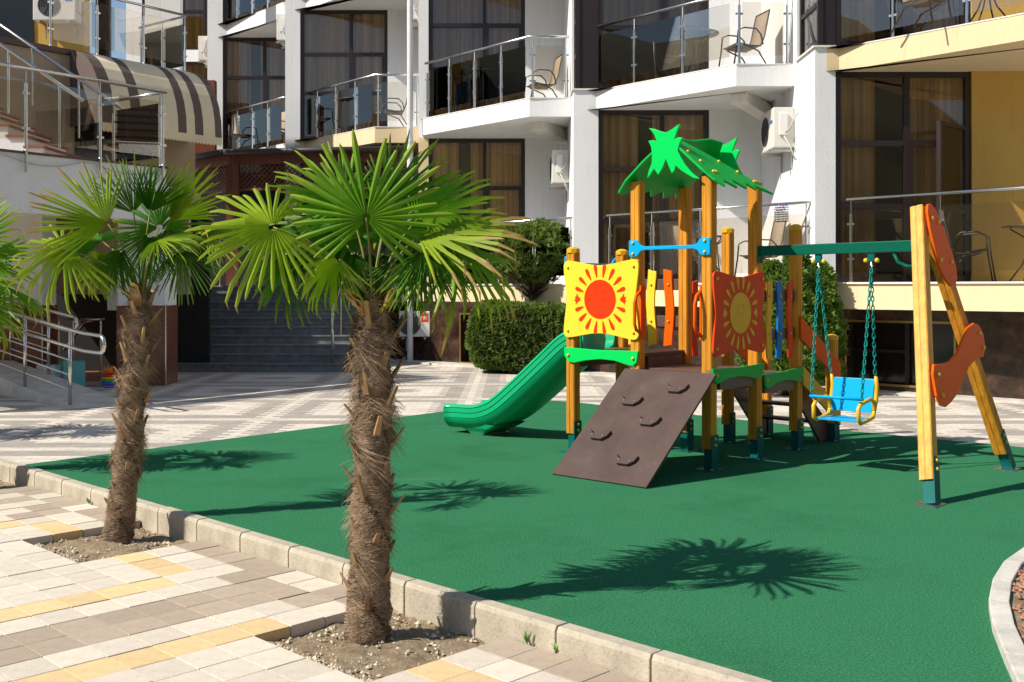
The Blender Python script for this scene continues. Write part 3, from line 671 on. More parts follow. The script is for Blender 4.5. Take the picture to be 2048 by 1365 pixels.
poly_slab('landing_floor', [lp(.0, .21), lp(LLn, .21), lp(LLn, 3.5), (-9.0, 18.3), (-5.3, 18.3)], 2.85, 3.05, M['tan'], blk)
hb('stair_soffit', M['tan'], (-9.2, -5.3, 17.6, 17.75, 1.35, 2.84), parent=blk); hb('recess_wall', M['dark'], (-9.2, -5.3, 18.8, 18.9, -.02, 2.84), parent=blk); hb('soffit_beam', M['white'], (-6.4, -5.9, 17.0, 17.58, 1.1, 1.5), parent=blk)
hb('entrance_tiles', M['terracotta'], (-9.2, -5.95, 16.75, 18.79, -.02, .006), parent=blk)
railing('landing_railing', [lp(.03, -.05), lp(LLn, -.05)], 3.26, 1.1, 1.05, blk, drop=.28)
railing('landing_railing', [lp(.06, .0), lp(.06, 1.3)], 3.26, 1.1, .9, blk)
# flight climbing to the left behind the landing glass
fl = MB(); tr = MB()
for i in range(14):
    x = -6.35 - i * .26; z = 3.05 + i * .16
    fl.box(x - .26, x, 15.75, 17.2, max(2.4, z - .25), z + .13)
    t = MB(); t.box(x - .28, x + .03, 15.72, 17.22, z + .131, z + .165); t.obj('tread', M['terracotta'], blk)
fl.obj('flight', M['white'], blk)
for yy, x0, z0_ in ((15.8, -6.3, 4.2), (17.25, -5.85, 4.05)):
    b = MB(); b.tube([(x0, yy, z0_), (x0 - 3.2, yy, z0_ + 2.2)], .027, 8); r_ = b.obj('stair_rail', M['steel'], blk, smooth=True)
    for i in range(4):
        x = x0 - .35 - i * .75; zt = z0_ + (x0 - x) * .69
        b = MB(); b.tube([(x, yy, zt - .95), (x, yy, zt)], .018, 8); b.obj('rail_post', M['steel'], r_)
# walls behind: tan and dark glass
def d2(s, off, base=(-7.69, 18.7)):                                # along the awning line
    dx, dy = .608, .794; return (base[0] + dx * s + dy * off, base[1] + dy * s - dx * off)
poly_slab('rear_wall', [d2(-3, -.02), d2(2.6, -.02), d2(2.6, -.3), d2(-3, -.3)], 1.5, 5.5, M['tan'], blk)
b = MB(); b.prism([d2(.1, .0), d2(1.2, .0), d2(1.2, -.015), d2(.1, -.015)], lambda a, c, w: Vector((a, c, 3.1 + w)), 2.0); b.obj('rear_glazing', M['darkpane'], blk)
poly_slab('upper_platform', [d2(-3, .03), d2(2.46, .03), d2(2.46, -2.2), d2(-3, -2.2)], 5.505, 5.6, M['brownpipe'], blk)
railing('platform_railing', [d2(-.4, -.03), d2(2.42, -.03), d2(2.42, -1.6)], 5.6, 1.08, .95, blk)
hb('upper_wall', M['ochre'], (-12, -8.6, 21.6, 21.9, 2, 11), parent=blk); hb('upper_wall', M['white'], (-8.3, -7.5, 24.3, 24.5, 5.4, 11), parent=blk)
hb('upper_glazing', M['darkpane'], (-8.6, -8.31, 22.2, 22.3, 5.6, 9), (-10.6, -9.6, 21.57, 21.6, 5.6, 7.6), parent=blk)
hb('upper_wall', M['granite'], (-9.3, -7.0, 25.3, 25.5, 4.2, 6.35), parent=blk)
b = MB(); n = 14
# awning
aw = thing('barrel_awning', 'cream barrel awning with dark brown stripes and scalloped edge', 'awning', (0, 0, 0))
AL = 2.45; ang = [R(90 * i / 8) for i in range(9)]
def awp(s, a): return Vector((*d2(s, 1.0 * math.sin(a)), 4.25 + 1.33 * math.cos(a) ** .9 if math.cos(a) > 1e-6 else 4.25))
stripes = [(.0, .22, 'd'), (.22, .55, 'c'), (.55, .75, 'd'), (.75, 1.5, 'c'), (1.5, 1.68, 'd'), (1.68, 1.86, 'c'), (1.86, 2.04, 'd'), (2.04, 2.3, 'c'), (2.3, 2.45, 'd')]
for s0, s1, k in stripes:
    b = MB(); v = []
    for a in ang: v += [awp(s0, a), awp(s1, a)]
    b.add(v, [(2 * i, 2 * i + 1, 2 * i + 3, 2 * i + 2) for i in range(8)]); b.obj('stripe', M['awn' + k], aw, fix=False)
va = MB(); n = 34; v = []
for i in range(n * 4 + 1):
    s_ = AL * i / (n * 4); q = awp(s_, R(90)); v += [q, q + Vector((0, 0, -.13 - .03 * abs(math.sin(math.pi * i / 4))))]
va.add(v, [(2 * i, 2 * i + 2, 2 * i + 3, 2 * i + 1) for i in range(n * 4)]); va.obj('valance', M['awnc'], aw, fix=False)
for s_ in (0, AL):
    b = MB(); v = [Vector((*d2(s_, 0), 4.25))] + [awp(s_, a) for a in ang]; b.add(v, [(0, i + 1, i + 2) for i in range(8)]); b.obj('end_panel', M['awnc' if s_ else 'awnd'], aw, fix=False)

# ramp with stainless rails in front of the left column
RA = Vector((-4.72, 12.35)); rd = Vector((-.70, .714)); rn = Vector((.714, .70))
def rp_(s, d, z): p = RA + rd * s + rn * d; return Vector((p.x, p.y, z))
ramp_t = thing('access_ramp', 'pale concrete access ramp rising beside the brown granite column', 'ramp')
b = MB(); v = [rp_(.72, 0, -.03), rp_(7, 0, -.03), rp_(7, .7, -.03), rp_(.72, .7, -.03), rp_(.72, 0, .012), rp_(7, 0, .56), rp_(7, .7, .56), rp_(.72, .7, .012)]
b.add(v, [(3, 2, 1, 0), (4, 5, 6, 7), (0, 1, 5, 4), (1, 2, 6, 5), (2, 3, 7, 6), (3, 0, 4, 7)]); b.obj('slab', M['whitekerb'], ramp_t)
for d, nm, so_ in ((.03, 'near', 0), (.66, 'far', 2.3)):
    t = thing('ramp_handrail', 'double stainless ramp handrail with looped end on the %s edge' % ('plaza' if nm == 'near' else 'column'), 'handrail')
    zf = lambda s_: .012 + (s_ - .72) * .0873 if s_ > .72 else .012
    e0 = .1 + so_
    pts_ = [rp_(7, d, zf(7) + .9), rp_(.55 + so_, d, zf(.55 + so_) + .9), rp_(e0, d, zf(.3 + so_) + .885)]
    loop = [rp_(e0 - .12 * math.sin(R(a)), d, zf(.3 + so_) + .785 + .1 * math.cos(R(a))) for a in (20, 50, 90, 130, 160)]
    pts_ += loop + [rp_(e0, d, zf(.3 + so_) + .685), rp_(.55 + so_, d, zf(.55 + so_) + .69), rp_(7, d, zf(7) + .69)]
    b = MB(); b.tube(pts_, .023, 10); b.obj('top_rail', M['steel'], t, smooth=True)
    for h in (.18, .36, .54):
        b = MB(); b.tube([rp_(.98 + so_, d, zf(.98 + so_) + h), rp_(7, d, zf(7) + h)], .011, 6); b.obj('bar', M['steel'], t, smooth=True)
    for s_ in (.95 + so_, 2.4 + so_, 3.9 + so_, 4.6 + so_):
        b = MB(); b.tube([rp_(s_, d, zf(s_) - .01), rp_(s_, d, zf(s_) + .92)], .022, 10); b.obj('post', M['steel'], t, smooth=True)
# indoor stair rail behind
t = thing('recess_handrail', 'stainless handrail in the shaded recess between the granite columns', 'handrail', (-7.3, 17.1, 0))
b = MB(); b.tube([(-.2, 0, .95), (.62, .1, .95), (.78, .1, .95)], .022, 8); b.tube([(.05, .3, .45), (.45, .15, .9), (.62, .12, .95)], .022, 8); b.obj('rail', M['steel'], t, smooth=True)
for x in (.05, .28, .72):
    b = MB(); b.tube([(x, .1, .006), (x, .1, .93)], .017, 8); b.obj('post', M['steel'], t)

# ------------------------------------------------------------------ balcony furniture
def make_chair():
    t = thing('balcony_chair', '', 'chair')
    for s_ in (-1, 1):
        x = s_ * .27
        b = MB(); b.tube([(x, -.30, 0), (x, -.24, .38), (x, -.22, .60), (x, -.12, .645), (x, .08, .64), (x, .16, .56), (x, .2, .40)], .012, 6); b.tube([(x, -.14, .40), (x, .12, .30), (x, .32, 0)], .012, 6)
        b.obj('side_frame', M['chairframe'], t, smooth=True)
        b = MB(); b.tube([(s_ * .23, -.22, .42), (s_ * .23, .0, .385), (s_ * .23, .18, .39), (s_ * .225, .25, .55), (s_ * .215, .34, .96)], .012, 6); b.obj('back_frame', M['chairframe'], t, smooth=True)
    prof = [(-.22, .42), (-.1, .392), (.05, .378), (.16, .382), (.205, .42), (.25, .55), (.29, .72), (.34, .96)]
    b = MB(); v = []
    for y, z in prof: v += [(-.225, y, z), (.225, y, z)]
    b.add(v, [(2 * i, 2 * i + 1, 2 * i + 3, 2 * i + 2) for i in range(len(prof) - 1)]); o = b.obj('sling', M['sling'], t, smooth=True, fix=False)
    md = o.modifiers.new('s', 'SOLIDIFY'); md.thickness = .004
    for pq in (((-.215, .34, .96), (.215, .34, .96)), ((-.27, -.14, .40), (.27, -.14, .40))): b = MB(); b.tube(pq, .011, 6); b.obj('cross_bar', M['chairframe'], t, smooth=True)
    return t
def make_table():
    t = thing('balcony_table', '', 'table')
    b = MB(); b.lathe([(.33, .70), (.35, .705), (.35, .72), (.33, .725)], n=28); b.obj('table_top', glass('table_glass', (.35, .42, .45), .02), t)
    b = MB(); b.tube([(.35 * math.cos(R(a)), .35 * math.sin(R(a)), .715) for a in range(0, 361, 15)], .012, 6, False); b.obj('rim', M['chairframe'], t, smooth=True)
    for k in range(4):
        a = R(45 + 90 * k); c, s_ = math.cos(a), math.sin(a)
        b = MB(); b.tube([(.28 * c, .28 * s_, 0), (.12 * c, .12 * s_, .22), (.05 * c, .05 * s_, .40), (.09 * c, .09 * s_, .58), (.27 * c, .27 * s_, .69)], .011, 6); b.obj('leg', M['chairframe'], t, smooth=True)
    return t
ch0 = make_chair(); tb0 = make_table(); used = {'c': 0, 't': 0}
def put(kind, x, y, z, rz, label):
    src = ch0 if kind == 'c' else tb0
    o = src if used[kind] == 0 else copy_tree(src); used[kind] += 1
    o.location = (x, y, z); o.rotation_euler = (0, 0, rz); o['label'] = label; o['group'] = 'balcony chairs' if kind == 'c' else 'balcony tables'
# chair faces -y locally
put('c', 6.02, 14.15, 1.532, R(62), 'sling chair on the terrace beside the ochre wall'); put('t', 6.72, 13.9, 1.532, 0, 'round table on the terrace before the ochre wall')
put('c', 7.3, 13.6, 1.532, R(-80), 'sling chair across the round table on the ochre-walled terrace')
put('c', 5.396, 14.061, ZF[1] + .008, R(35), 'sling chair on the cream balcony above the ochre wall'); put('t', 6.050, 13.680, ZF[1] + .008, 0, 'round table on the cream balcony above the ochre wall')
put('c', 2.453, 17.549, ZF[1] + .008, R(20), 'sling chair against the window on the balcony above the green palm-leaf roof'); put('t', 2.943, 17.168, ZF[1] + .008, 0, 'round glass table on the balcony above the green palm-leaf roof'); put('c', 3.597, 16.732, ZF[1] + .008, R(-75), 'sling chair side-on at the pier end above the green palm-leaf roof')
put('c', 2.998, 17.549, 1.532, R(30), 'sling chair on the terrace behind the wooden tower'); put('t', 3.107, 16.786, 1.532, 0, 'round table on the terrace behind the wooden tower'); put('c', 3.761, 16.350, 1.532, R(-80), 'sling chair casting a shadow on the terrace wall behind the wooden tower')
put('c', -0.818, 20.928, ZF[1] + .008, R(15), 'sling chair by the window on the balcony above the clipped hedge'); put('t', -0.109, 20.274, ZF[1] + .008, 0, 'round glass table on the balcony above the clipped hedge'); put('c', 0.545, 19.893, ZF[1] + .008, R(-75), 'sling chair side-on on the balcony above the clipped hedge')
put('c', -4.033, 23.871, ZF[1] + .008, R(15), 'sling chair by the window above the wooden canopy roof'); put('t', -3.379, 23.217, ZF[1] + .008, 0, 'round table on the balcony above the wooden canopy roof'); put('c', -2.507, 22.835, ZF[1] + .008, R(-80), 'sling chair side-on next to the white downpipe')
put('c', -6.649, 26.378, ZF[1] + .008, R(10), 'sling chair by the window on the balcony beside the striped awning'); put('c', -5.668, 25.833, ZF[1] + .008, R(-30), 'sling chair near the white pier beside the striped awning')

# ------------------------------------------------------------------ air conditioners
def ac_unit(loc, rz, label, w=.84, d=.31, h=.60, star=False):
    t = thing('air_conditioner', label, 'air conditioner', loc, rz, 'outdoor air conditioners')
    b = MB(); b.box(-w / 2, w / 2, -d, 0, 0, h); b.obj('casing', M['ac'], t, bevel=.015)
    b = MB(); cx = -.1
    for r in (.06, .11, .16, .21): b.tube([(cx + r * math.cos(R(a)), -d - .008, h / 2 + r * math.sin(R(a))) for a in range(0, 361, 20)], .006, 5, False)
    for k in range(6): a = R(k * 60); b.tube([(cx, -d - .008, h / 2), (cx + .22 * math.cos(a), -d - .008, h / 2 + .22 * math.sin(a))], .005, 5)
    g = b.obj('fan_grille', M['acdark'], t); b = MB(); b.tube([(cx, -d - .001, h / 2), (cx, -d - .004, h / 2)], .225, 24); b.obj('fan_recess', M['acdark'], t)
    b = MB(); b.box(w / 2 + .001, w / 2 + .05, -d * .75, -d * .35, h * .3, h * .85); b.obj('service_cover', M['pale'], t, bevel=.008)
    for x in (-w * .35, w * .35):
        b = MB(); b.bar((x, .0, -.03), (x, -d - .03, -.03), .04, .04); b.bar((x, -.005, -.03), (x, -.005, -.3), .04, .02); b.obj('bracket', M['zinc'], t)
    b = MB(); b.tube([(w / 2 + .03, -d * .5, h * .35), (w / 2 + .12, -d * .3, h * .45), (w / 2 + .2, -.06, h * .65), (w / 2 + .2, -.01, h * .8)], .014, 6); b.tube([(w / 2 + .03, -d * .55, h * .3), (w / 2 + .1, -d * .3, .02), (w / 2 + .12, -.05, -.12), (w / 2 + .1, -.01, -.2)], .011, 6); b.obj('hose', M['cable'], t, smooth=True)
    if star:
        b = MB(); b.box(w / 2 - .17, w / 2 - .03, -d - .004, -d - .001, h - .21, h - .04); lab = b.obj('sticker', M['dkred'], t)
        pts_ = [((.055 if i % 2 == 0 else .022) * math.sin(R(36 * i)), (.055 if i % 2 == 0 else .022) * math.cos(R(36 * i))) for i in range(10)]
        b = MB(); b.prism(pts_, lambda u, v, q: Vector((w / 2 - .10 + u, -d - .0065 + q, h - .125 + v)), .002); b.obj('star', M['pale'], lab)
    else:
        b = MB(); b.box(w / 2 - .2, w / 2 - .06, -d - .003, -d - .001, h * .62, h * .70); b.obj('logo', M['dkblue'], t)
ac_unit((PX[0] - .004, 16.405, kz(3.370)), R(-90), 'white air conditioner on the side pier level with the green palm-leaf roof')
ac_unit((PX[1] - .004, 19.893, kz(3.200)), R(-90), 'white air conditioner under the balcony above the clipped hedge')
ac_unit((PX[2] - .004, 22.835, kz(6.600)), R(-90), 'white air conditioner high beside the downpipe top')
ac_unit((PX[3] - .004, 25.179, kz(6.700)), R(-90), 'white air conditioner on the pier above the canopy roof')
ac_unit((PX[4] - .004, 27.577, kz(6.750)), R(-90), 'white air conditioner on the pier beside the striped awning')
ac_unit((-9.05, 21.55, 6.75), 0, 'white air conditioner on the ochre wall above the stair')
ac_unit((-1.88, 21.35, .50), R(-8), 'white air conditioner with red star sticker behind the downpipe', w=.62, d=.26, h=.5, star=True)

# ------------------------------------------------------------------ bags and toys
for (px, py, w, d, h, rz, m, lab) in ((-6.76, 15.7, .28, .2, .33, R(-6), 'floral', 'floral print gift bag behind the ramp rail'), (-6.50, 15.95, .30, .3, .37, R(25), 'teal', 'plain teal gift bag next to the floral one')):
    t = thing('gift_bag', lab, 'bag', (px, py, 0), rz)
    for nm, bx in (('front_panel', (-w / 2, w / 2, -d / 2, -d / 2 + .006, .0, h)), ('back_panel', (-w / 2, w / 2, d / 2 - .006, d / 2, .0, h)), ('side_panel', (-w / 2, -w / 2 + .006, -d / 2 + .007, d / 2 - .007, .0, h)), ('side_panel', (w / 2 - .006, w / 2, -d / 2 + .007, d / 2 - .007, .0, h)), ('bottom', (-w / 2 + .007, w / 2 - .007, -d / 2 + .007, d / 2 - .007, .0, .006))):
        b = MB(); b.box(*bx); b.obj(nm, M[m] if nm == 'front_panel' else M['teal'], t)
for k, (x, y, s_, lab) in enumerate(((-6.0, 15.9, .9, 'smaller rainbow ring-stacking toy behind its twin'), (-5.88, 15.72, 1.0, 'taller rainbow ring-stacking toy before the granite column'))):
    t = thing('stacking_toy', lab, 'toy', (x, y, 0), 0, 'stacking toys'); z = 0
    for c, r in ((5, .095), (4, .09), (3, .078), (2, .068), (1, .06)):
        h = .038 * s_; b = MB(); b.lathe([(r * s_ * .75, z), (r * s_, z + h * .3), (r * s_, z + h * .7), (r * s_ * .75, z + h)], n=16); b.obj('ring', M['toy%d' % c], t, smooth=True); z += h + .0005
    b = MB(); b.lathe([(.025, z), (.05 * s_, z + .03), (.052 * s_, z + .06), (.03, z + .095), (.005, z + .1)], n=14)
    for sx in (-1, 1): b.lathe([(.012, z + .08), (.018, z + .1), (.004, z + .125)], (sx * .03, 0, 0), 8)
    b.obj('bear_head', M['toy0'], t, smooth=True)

# ------------------------------------------------------------------ play set
PA = .839; E0 = Vector((1.573, 8.570, 0)); PP, PQ = .729, .694
ps = thing('play_set', 'wooden play tower with green palm-leaf roof, slide, climbing ramp and swing frame', 'playground', E0, PA)
def post_mesh(h, z0, w=.092):
    g, q = .006, .005; k = w / 2; pr = []
    for s_ in range(4):
        a = s_ * math.pi / 2; ca, sa = math.cos(a), math.sin(a)
        for x, y in ((-k + .008, -k), (-g, -k), (-g * .3, -k + q), (g * .3, -k + q), (g, -k), (k - .008, -k)): pr.append((x * ca - y * sa, x * sa + y * ca))
    b = MB(); b.prism(pr, lambda u, v, t: Vector((u, v, z0 + t)), h - z0); return b.mesh('post', M['wood'])
def local_bolt(p, n, r=.015, parent=ps):
    n = Vector(n).normalized(); b = MB(); p = Vector(p); b.tube([p, p + n * .006, p + n * .013, p + n * .016], [r, r, r * .75, r * .25], 10); return b.obj('bolt', M['bolt'], parent, smooth=True)
tall = post_mesh(2.34, .17); mid1 = post_mesh(1.76, .17); mid2 = post_mesh(1.97, .17); short = post_mesh(.96, .17)
cap_b = MB(); cap_b.prism([(.055 * math.cos(R(22.5 + 45 * i)) * 1.1, .055 * math.sin(R(22.5 + 45 * i)) * 1.1) for i in range(8)], lambda u, v, t: Vector((u, v, t)), .035); cap_b.lathe([(.058, .0351), (.03, .05), (.004, .055)], n=8); cap_me = cap_b.mesh('post_cap', M['cap'])
br = MB(); br.box(-.05, .05, -.053, -.0475, .0, .28); br.box(.0475, .053, -.053, .05, .0, .28); br.box(-.03, .046, -.046, .03, .01, .168); br.box(-.09, .09, -.09, .09, .0, .008); br_me = br.mesh('post_bracket', M['bracket'])
GP = {'e': (0, 0, tall), 'f': (1, 0, tall), 'c': (0, 1, tall), 'd': (1, 1, tall), 'a': (0, 2, mid1), 'b': (1, 2, mid1), 'g': (2, 1, mid2), 'h': (2, 0, mid2), 'i': (3, 0, short), 'j': (3, 1, short)}
for k, (gx, gy, me) in GP.items():
    p = link('post', me, ps, (gx * PP, gy * PQ, 0))
    bk = link('post_bracket', br_me, p)
    for z in (.2, .25): local_bolt((-.0, -.053, z), (0, -1, 0), .013, bk); 
    local_bolt((.053, 0, .225), (1, 0, 0), .013, bk)
    for sx, sy in ((-1, -1), (1, 1)): b = MB(); b.lathe([(.012, .008), (.012, .02), (.005, .024)], (sx * .078, sy * .07, 0), 6); b.obj('anchor_nut', M['zinc'], bk)
    top = {id(mid1): 1.76, id(mid2): 1.97, id(short): .96}.get(id(me))
    if top: link('post_cap', cap_me, p, (0, 0, top))
# decks
def deck(x0, x1, y0, y1, z):
    b = MB(); b.box(x0 * PP - .02, x1 * PP + .02, y0 * PQ - .02, y1 * PQ + .02, z - .03, z); o = b.obj('deck', M['brownboard2'], ps, bevel=.003)
    b = MB(); b.box(x0 * PP + .05, x1 * PP - .05, y0 * PQ - .035, y0 * PQ + .0, z - .15, z - .031); b.box(x0 * PP + .05, x1 * PP - .05, y1 * PQ, y1 * PQ + .035, z - .15, z - .031); b.obj('deck_beam', M['brownboard2'], o)
def notch_deck(x0, x1, y0, y1, z): deck(x0 + .075, x1 - .075, y0 + .0, y1 - .0, z)
notch_deck(0, 1, 1, 2, .90); notch_deck(0, 1, 0, 1, .78); notch_deck(1, 2, 0, 1, .70)
for z, g in ((.90, (0, 1, 1, 2)), (.78, (0, 1, 0, 1)), (.70, (1, 2, 0, 1))):
    pass
b = MB(); b.box(.05, PP - .05, PQ + .022, PQ + .045, .785, .895); b.obj('deck_step', M['brownboard2'], ps)
def plank(name, pts, axis, off, th, m, parent=ps, bevel=.006):
    # axis 'x': board stands in the local x-z plane at y=off (front at off-th); axis 'y': in the y-z plane at x=off
    b = MB()
    if axis == 'x': b.prism(pts, lambda u, v, w: Vector((u, off - th + w, v)), th)
    else: b.prism(pts, lambda u, v, w: Vector((off - th + w, u, v)), th)
    return b.obj(name, m, parent, bevel=bevel)
def fascia(x0, x1, z, h, flip=False):                      # wavy board outline
    L = x1 - x0; up = [(x0, z), (x0 + L * .5, z - .008), (x1, z + .004)]
    lo = [(x1, z - h * .55), (x1 - L * .06, z - h * .95), (x1 - L * .14, z - h), (x1 - L * .3, z - h * .8), (x0 + L * .5, z - h * .66), (x0 + L * .3, z - h * .72), (x0 + L * .14, z - h * .95), (x0 + L * .07, z - h), (x0 + L * .02, z - h * .75)]
    return up + lo
F_OFF = -.047
f1 = plank('green_fascia', fascia(PQ * 1 - .05, PQ * 2 + .05, .925, .13), 'y', F_OFF, .02, M['leafgreen']); [local_bolt((F_OFF - .02, y, .86), (-1, 0, 0), .014, f1) for y in (PQ, 2 * PQ)]
f2 = plank('green_fascia', fascia(-.05, PP + .04, .81, .125), 'x', F_OFF, .02, M['leafgreen2']); [local_bolt((x, F_OFF - .02, .75), (0, -1, 0), .014, f2) for x in (0, PP)]
f3 = plank('green_fascia', [(u, v + (u - PP) * .04) for u, v in fascia(PP + .045, 2 * PP + .05, .715, .13)], 'x', F_OFF - .001, .02, M['leafgreen2']); [local_bolt((x, F_OFF - .021, .66), (0, -1, 0), .014, f3) for x in (PP + .08, 2 * PP)]
# sun panels
def sun_panel(axis, c0, c1, z0, z1, mbase, msun):
    w = c1 - c0; h = z1 - z0; cx = (c0 + c1) / 2; cz = (z0 + z1) / 2; pts = []
    n = 14; r = .05
    def side(p, q, bow):
        for i in range(1, n):
            t = i / n; u = p[0] + (q[0] - p[0]) * t; v = p[1] + (q[1] - p[1]) * t; k = bow * math.sin(math.pi * t) ** 1.5; pts.append((u + (cx - u) / max(abs(cx - u) + abs(cz - v), .01) * k * (1 if abs(q[0] - p[0]) < abs(q[1] - p[1]) else 0), v + (1 if v < cz else -1) * k * (1 if abs(q[0] - p[0]) >= abs(q[1] - p[1]) else 0)))
    def corner(u, v, a0):
        for i in range(6): a = R(a0 + 90 * i / 5); pts.append((u + r * math.cos(a), v + r * math.sin(a)))
    a, b_, c, d = (c0, z0), (c1, z0), (c1, z1), (c0, z1)
    corner(c0 + r, z0 + r, 180); side((c0 + r, z0), (c1 - r, z0), .045); corner(c1 - r, z0 + r, 270); side((c1, z0 + r), (c1, z1 - r), .035); corner(c1 - r, z1 - r, 0); side((c1 - r, z1), (c0 + r, z1), .045); corner(c0 + r, z1 - r, 90); side((c0, z1 - r), (c0, z0 + r), .035)
    P_ = plank('sun_panel', pts, axis, F_OFF - .001, .019, mbase, bevel=.004)
    off = F_OFF - .0205
    def flat(name, pl, th=.003, par=P_, o=off, m=msun): return plank(name, pl, axis, o, th, m, par, bevel=0)
    sx = 1
    disc = flat('sun_disc', [(cx + .168 * math.cos(R(a)), cz + .168 * math.sin(R(a))) for a in range(0, 360, 8)])
    for i in range(18):
        a = 90 + 10 + i * 20
        if i in (4, 13):                                       # little hands at the sides
            s_ = -1 if i == 4 else 1; bx = cx + s_ * .215; bz = cz + .0
            hand = [(0, -.012), (.022, -.02), (.05, -.045), (.047, -.02), (.066, -.012), (.05, 0), (.06, .022), (.043, .02), (.035, .05), (.018, .02), (0, .012)]
            flat('sun_hand', [(bx + s_ * u, bz + v) for u, v in hand]); continue
        ca, sa = math.cos(R(a)), math.sin(R(a)); r0 = .185 if abs(ca) < .6 else .175; L = .085 + .03 * abs(sa)
        r0 = .19
        ray = [(0, -.004), (L * .35, -.012), (L * .7, -.018), (L * .92, -.014), (L, 0), (L * .92, .014), (L * .7, .018), (L * .35, .012), (0, .004)]
        flat('sun_ray', [(cx + (r0 + u) * ca - v * sa, cz + (r0 + u) * sa + v * ca) for u, v in ray])
    fm = msun; fo = off - .0035                             # faint raised smile on the disc
    def line(pl):
        b = MB()
        for p, q in zip(pl, pl[1:]):
            P3 = lambda t: Vector((t[0], fo, t[1])) if axis == 'x' else Vector((fo, t[0], t[1]))
            b.tube([P3(p), P3(q)], .0022, 5)
        b.obj('face_line', fm, disc)
    line([(cx + .06 * math.cos(R(a)), cz + .035 + .05 * math.sin(R(a))) for a in range(200, 341, 20)])
    for s_ in (-1, 1): line([(cx + s_ * .035 + .016 * math.cos(R(a)), cz + .06 + .02 * math.sin(R(a))) for a in range(0, 361, 40)])
    N = (-1, 0, 0) if axis == 'y' else (0, -1, 0)
    for u in (c0 + .05, c1 - .05):
        for v in (z0 + .06, z1 - .06): local_bolt((off + .001, u, v) if axis == 'y' else (u, off + .001, v), N, .013, P_)
sun_panel('y', PQ - .055, 2 * PQ + .055, 1.015, 1.69, M['yellow'], M['red'])
sun_panel('x', -.045, PP + .055, .905, 1.585, M['dkred'], M['gold'])
# blue bars
def bone(axis, c0, c1, z, off):
    pts = [(c0 - .045, z - .055), (c0 - .035, z - .07), (c0 + .03, z - .07), (c0 + .05, z - .055), (c0 + .075, z - .025), (c0 + .11, z - .015), (c1 - .11, z - .015), (c1 - .075, z - .025), (c1 - .05, z - .055), (c1 - .03, z - .07), (c1 + .035, z - .07), (c1 + .045, z - .055),
           (c1 + .045, z + .055), (c1 + .035, z + .07), (c1 - .03, z + .07), (c1 - .05, z + .055), (c1 - .075, z + .025), (c1 - .11, z + .015), (c0 + .11, z + .015), (c0 + .075, z + .025), (c0 + .05, z + .055), (c0 + .03, z + .07), (c0 - .035, z + .07), (c0 - .045, z + .055)]
    o = plank('grab_bar', pts, axis, off, .02, M['blue'], bevel=.005)
    s_ = -1 if off < .1 else 1; e = off - .02 if s_ < 0 else off
    for c in (c0, c1):
        for dz in (-.045, .045): local_bolt((e, c, z + dz) if axis == 'y' else (c, e, z + dz), (s_, 0, 0) if axis == 'y' else (0, s_, 0), .013, o)
bone('y', 0, PQ, 1.78, F_OFF); bone('x', 0, PP, 1.66, 2 * PQ + .067)
# wobbly slat barriers
def slats(axis, c0, c1, off, ts_, cols, zb, zt, side):
    for z in (zb + .16, zt - .19):
        b = MB(); d0, d1 = (off, off + .03) if side > 0 else (off - .03, off)
        (b.box(c0 + .045, c1 - .045, d0, d1, z, z + .1) if axis == 'x' else b.box(d0, d1, c0 + .045, c1 - .045, z, z + .1)); b.obj('barrier_rail', M['brownboard2'], ps, bevel=.004)
    for t, c in zip(ts_, cols):
        x = c0 + (c1 - c0) * t; w = .044; H = zt - zb; pts = []
        for i in range(9): q = i / 8; pts.append((x + w + .012 * math.sin(q * 6.3 + t * 9), zb + .0 + H * q - .015 * (q == 0)))
        pts.append((x + .0, zt - .012))
        for i in range(8, -1, -1): q = i / 8; pts.append((x - w + .012 * math.sin(q * 6.3 + t * 9), zb + H * q - .02 * (q == 1) ))
        o = plank('barrier_slat', pts, axis, (off - .001) if side > 0 else off + .019, .018, M[c], bevel=.003)
        for z in (zb + .21, zt - .14):
            e = off - .019 if side > 0 else off + .019
            e = off - .019 if side > 0 else off + .001
            local_bolt((x, e, z) if axis == 'x' else (e, x, z), (0, -1, 0) if axis == 'x' else (-1, 0, 0), .011, o)
slats('y', PQ, 2 * PQ, PP - .02, (.78, .49, .22), ('yellow', 'yellow', 'orange'), .94, 1.62, 1)
slats('x', PP, 2 * PP, -.012, (.27, .52, .78), ('gold', 'dkblue', 'dkred'), .84, 1.52, 1)
slats('x', PP, 2 * PP, PQ + .02, (.22, .5, .78), ('dkred', 'gold', 'dkblue'), .84, 1.52, 1)
# hand grips beside the ramp opening
for y in (PQ - .056, .056):
    b = MB(); b.tube([(-.03, y, 1.07), (-.10, y, 1.10), (-.125, y, 1.15), (-.125, y, 1.32), (-.10, y, 1.385), (-.03, y, 1.43)], .014, 8)
    o = b.obj('hand_grip', M['orange'], ps, smooth=True); b = MB(); b.box(-.044, .03, y - .009, y + .009, 1.03, 1.47); b.obj('grip_plate', M['orange'], o, bevel=.006)
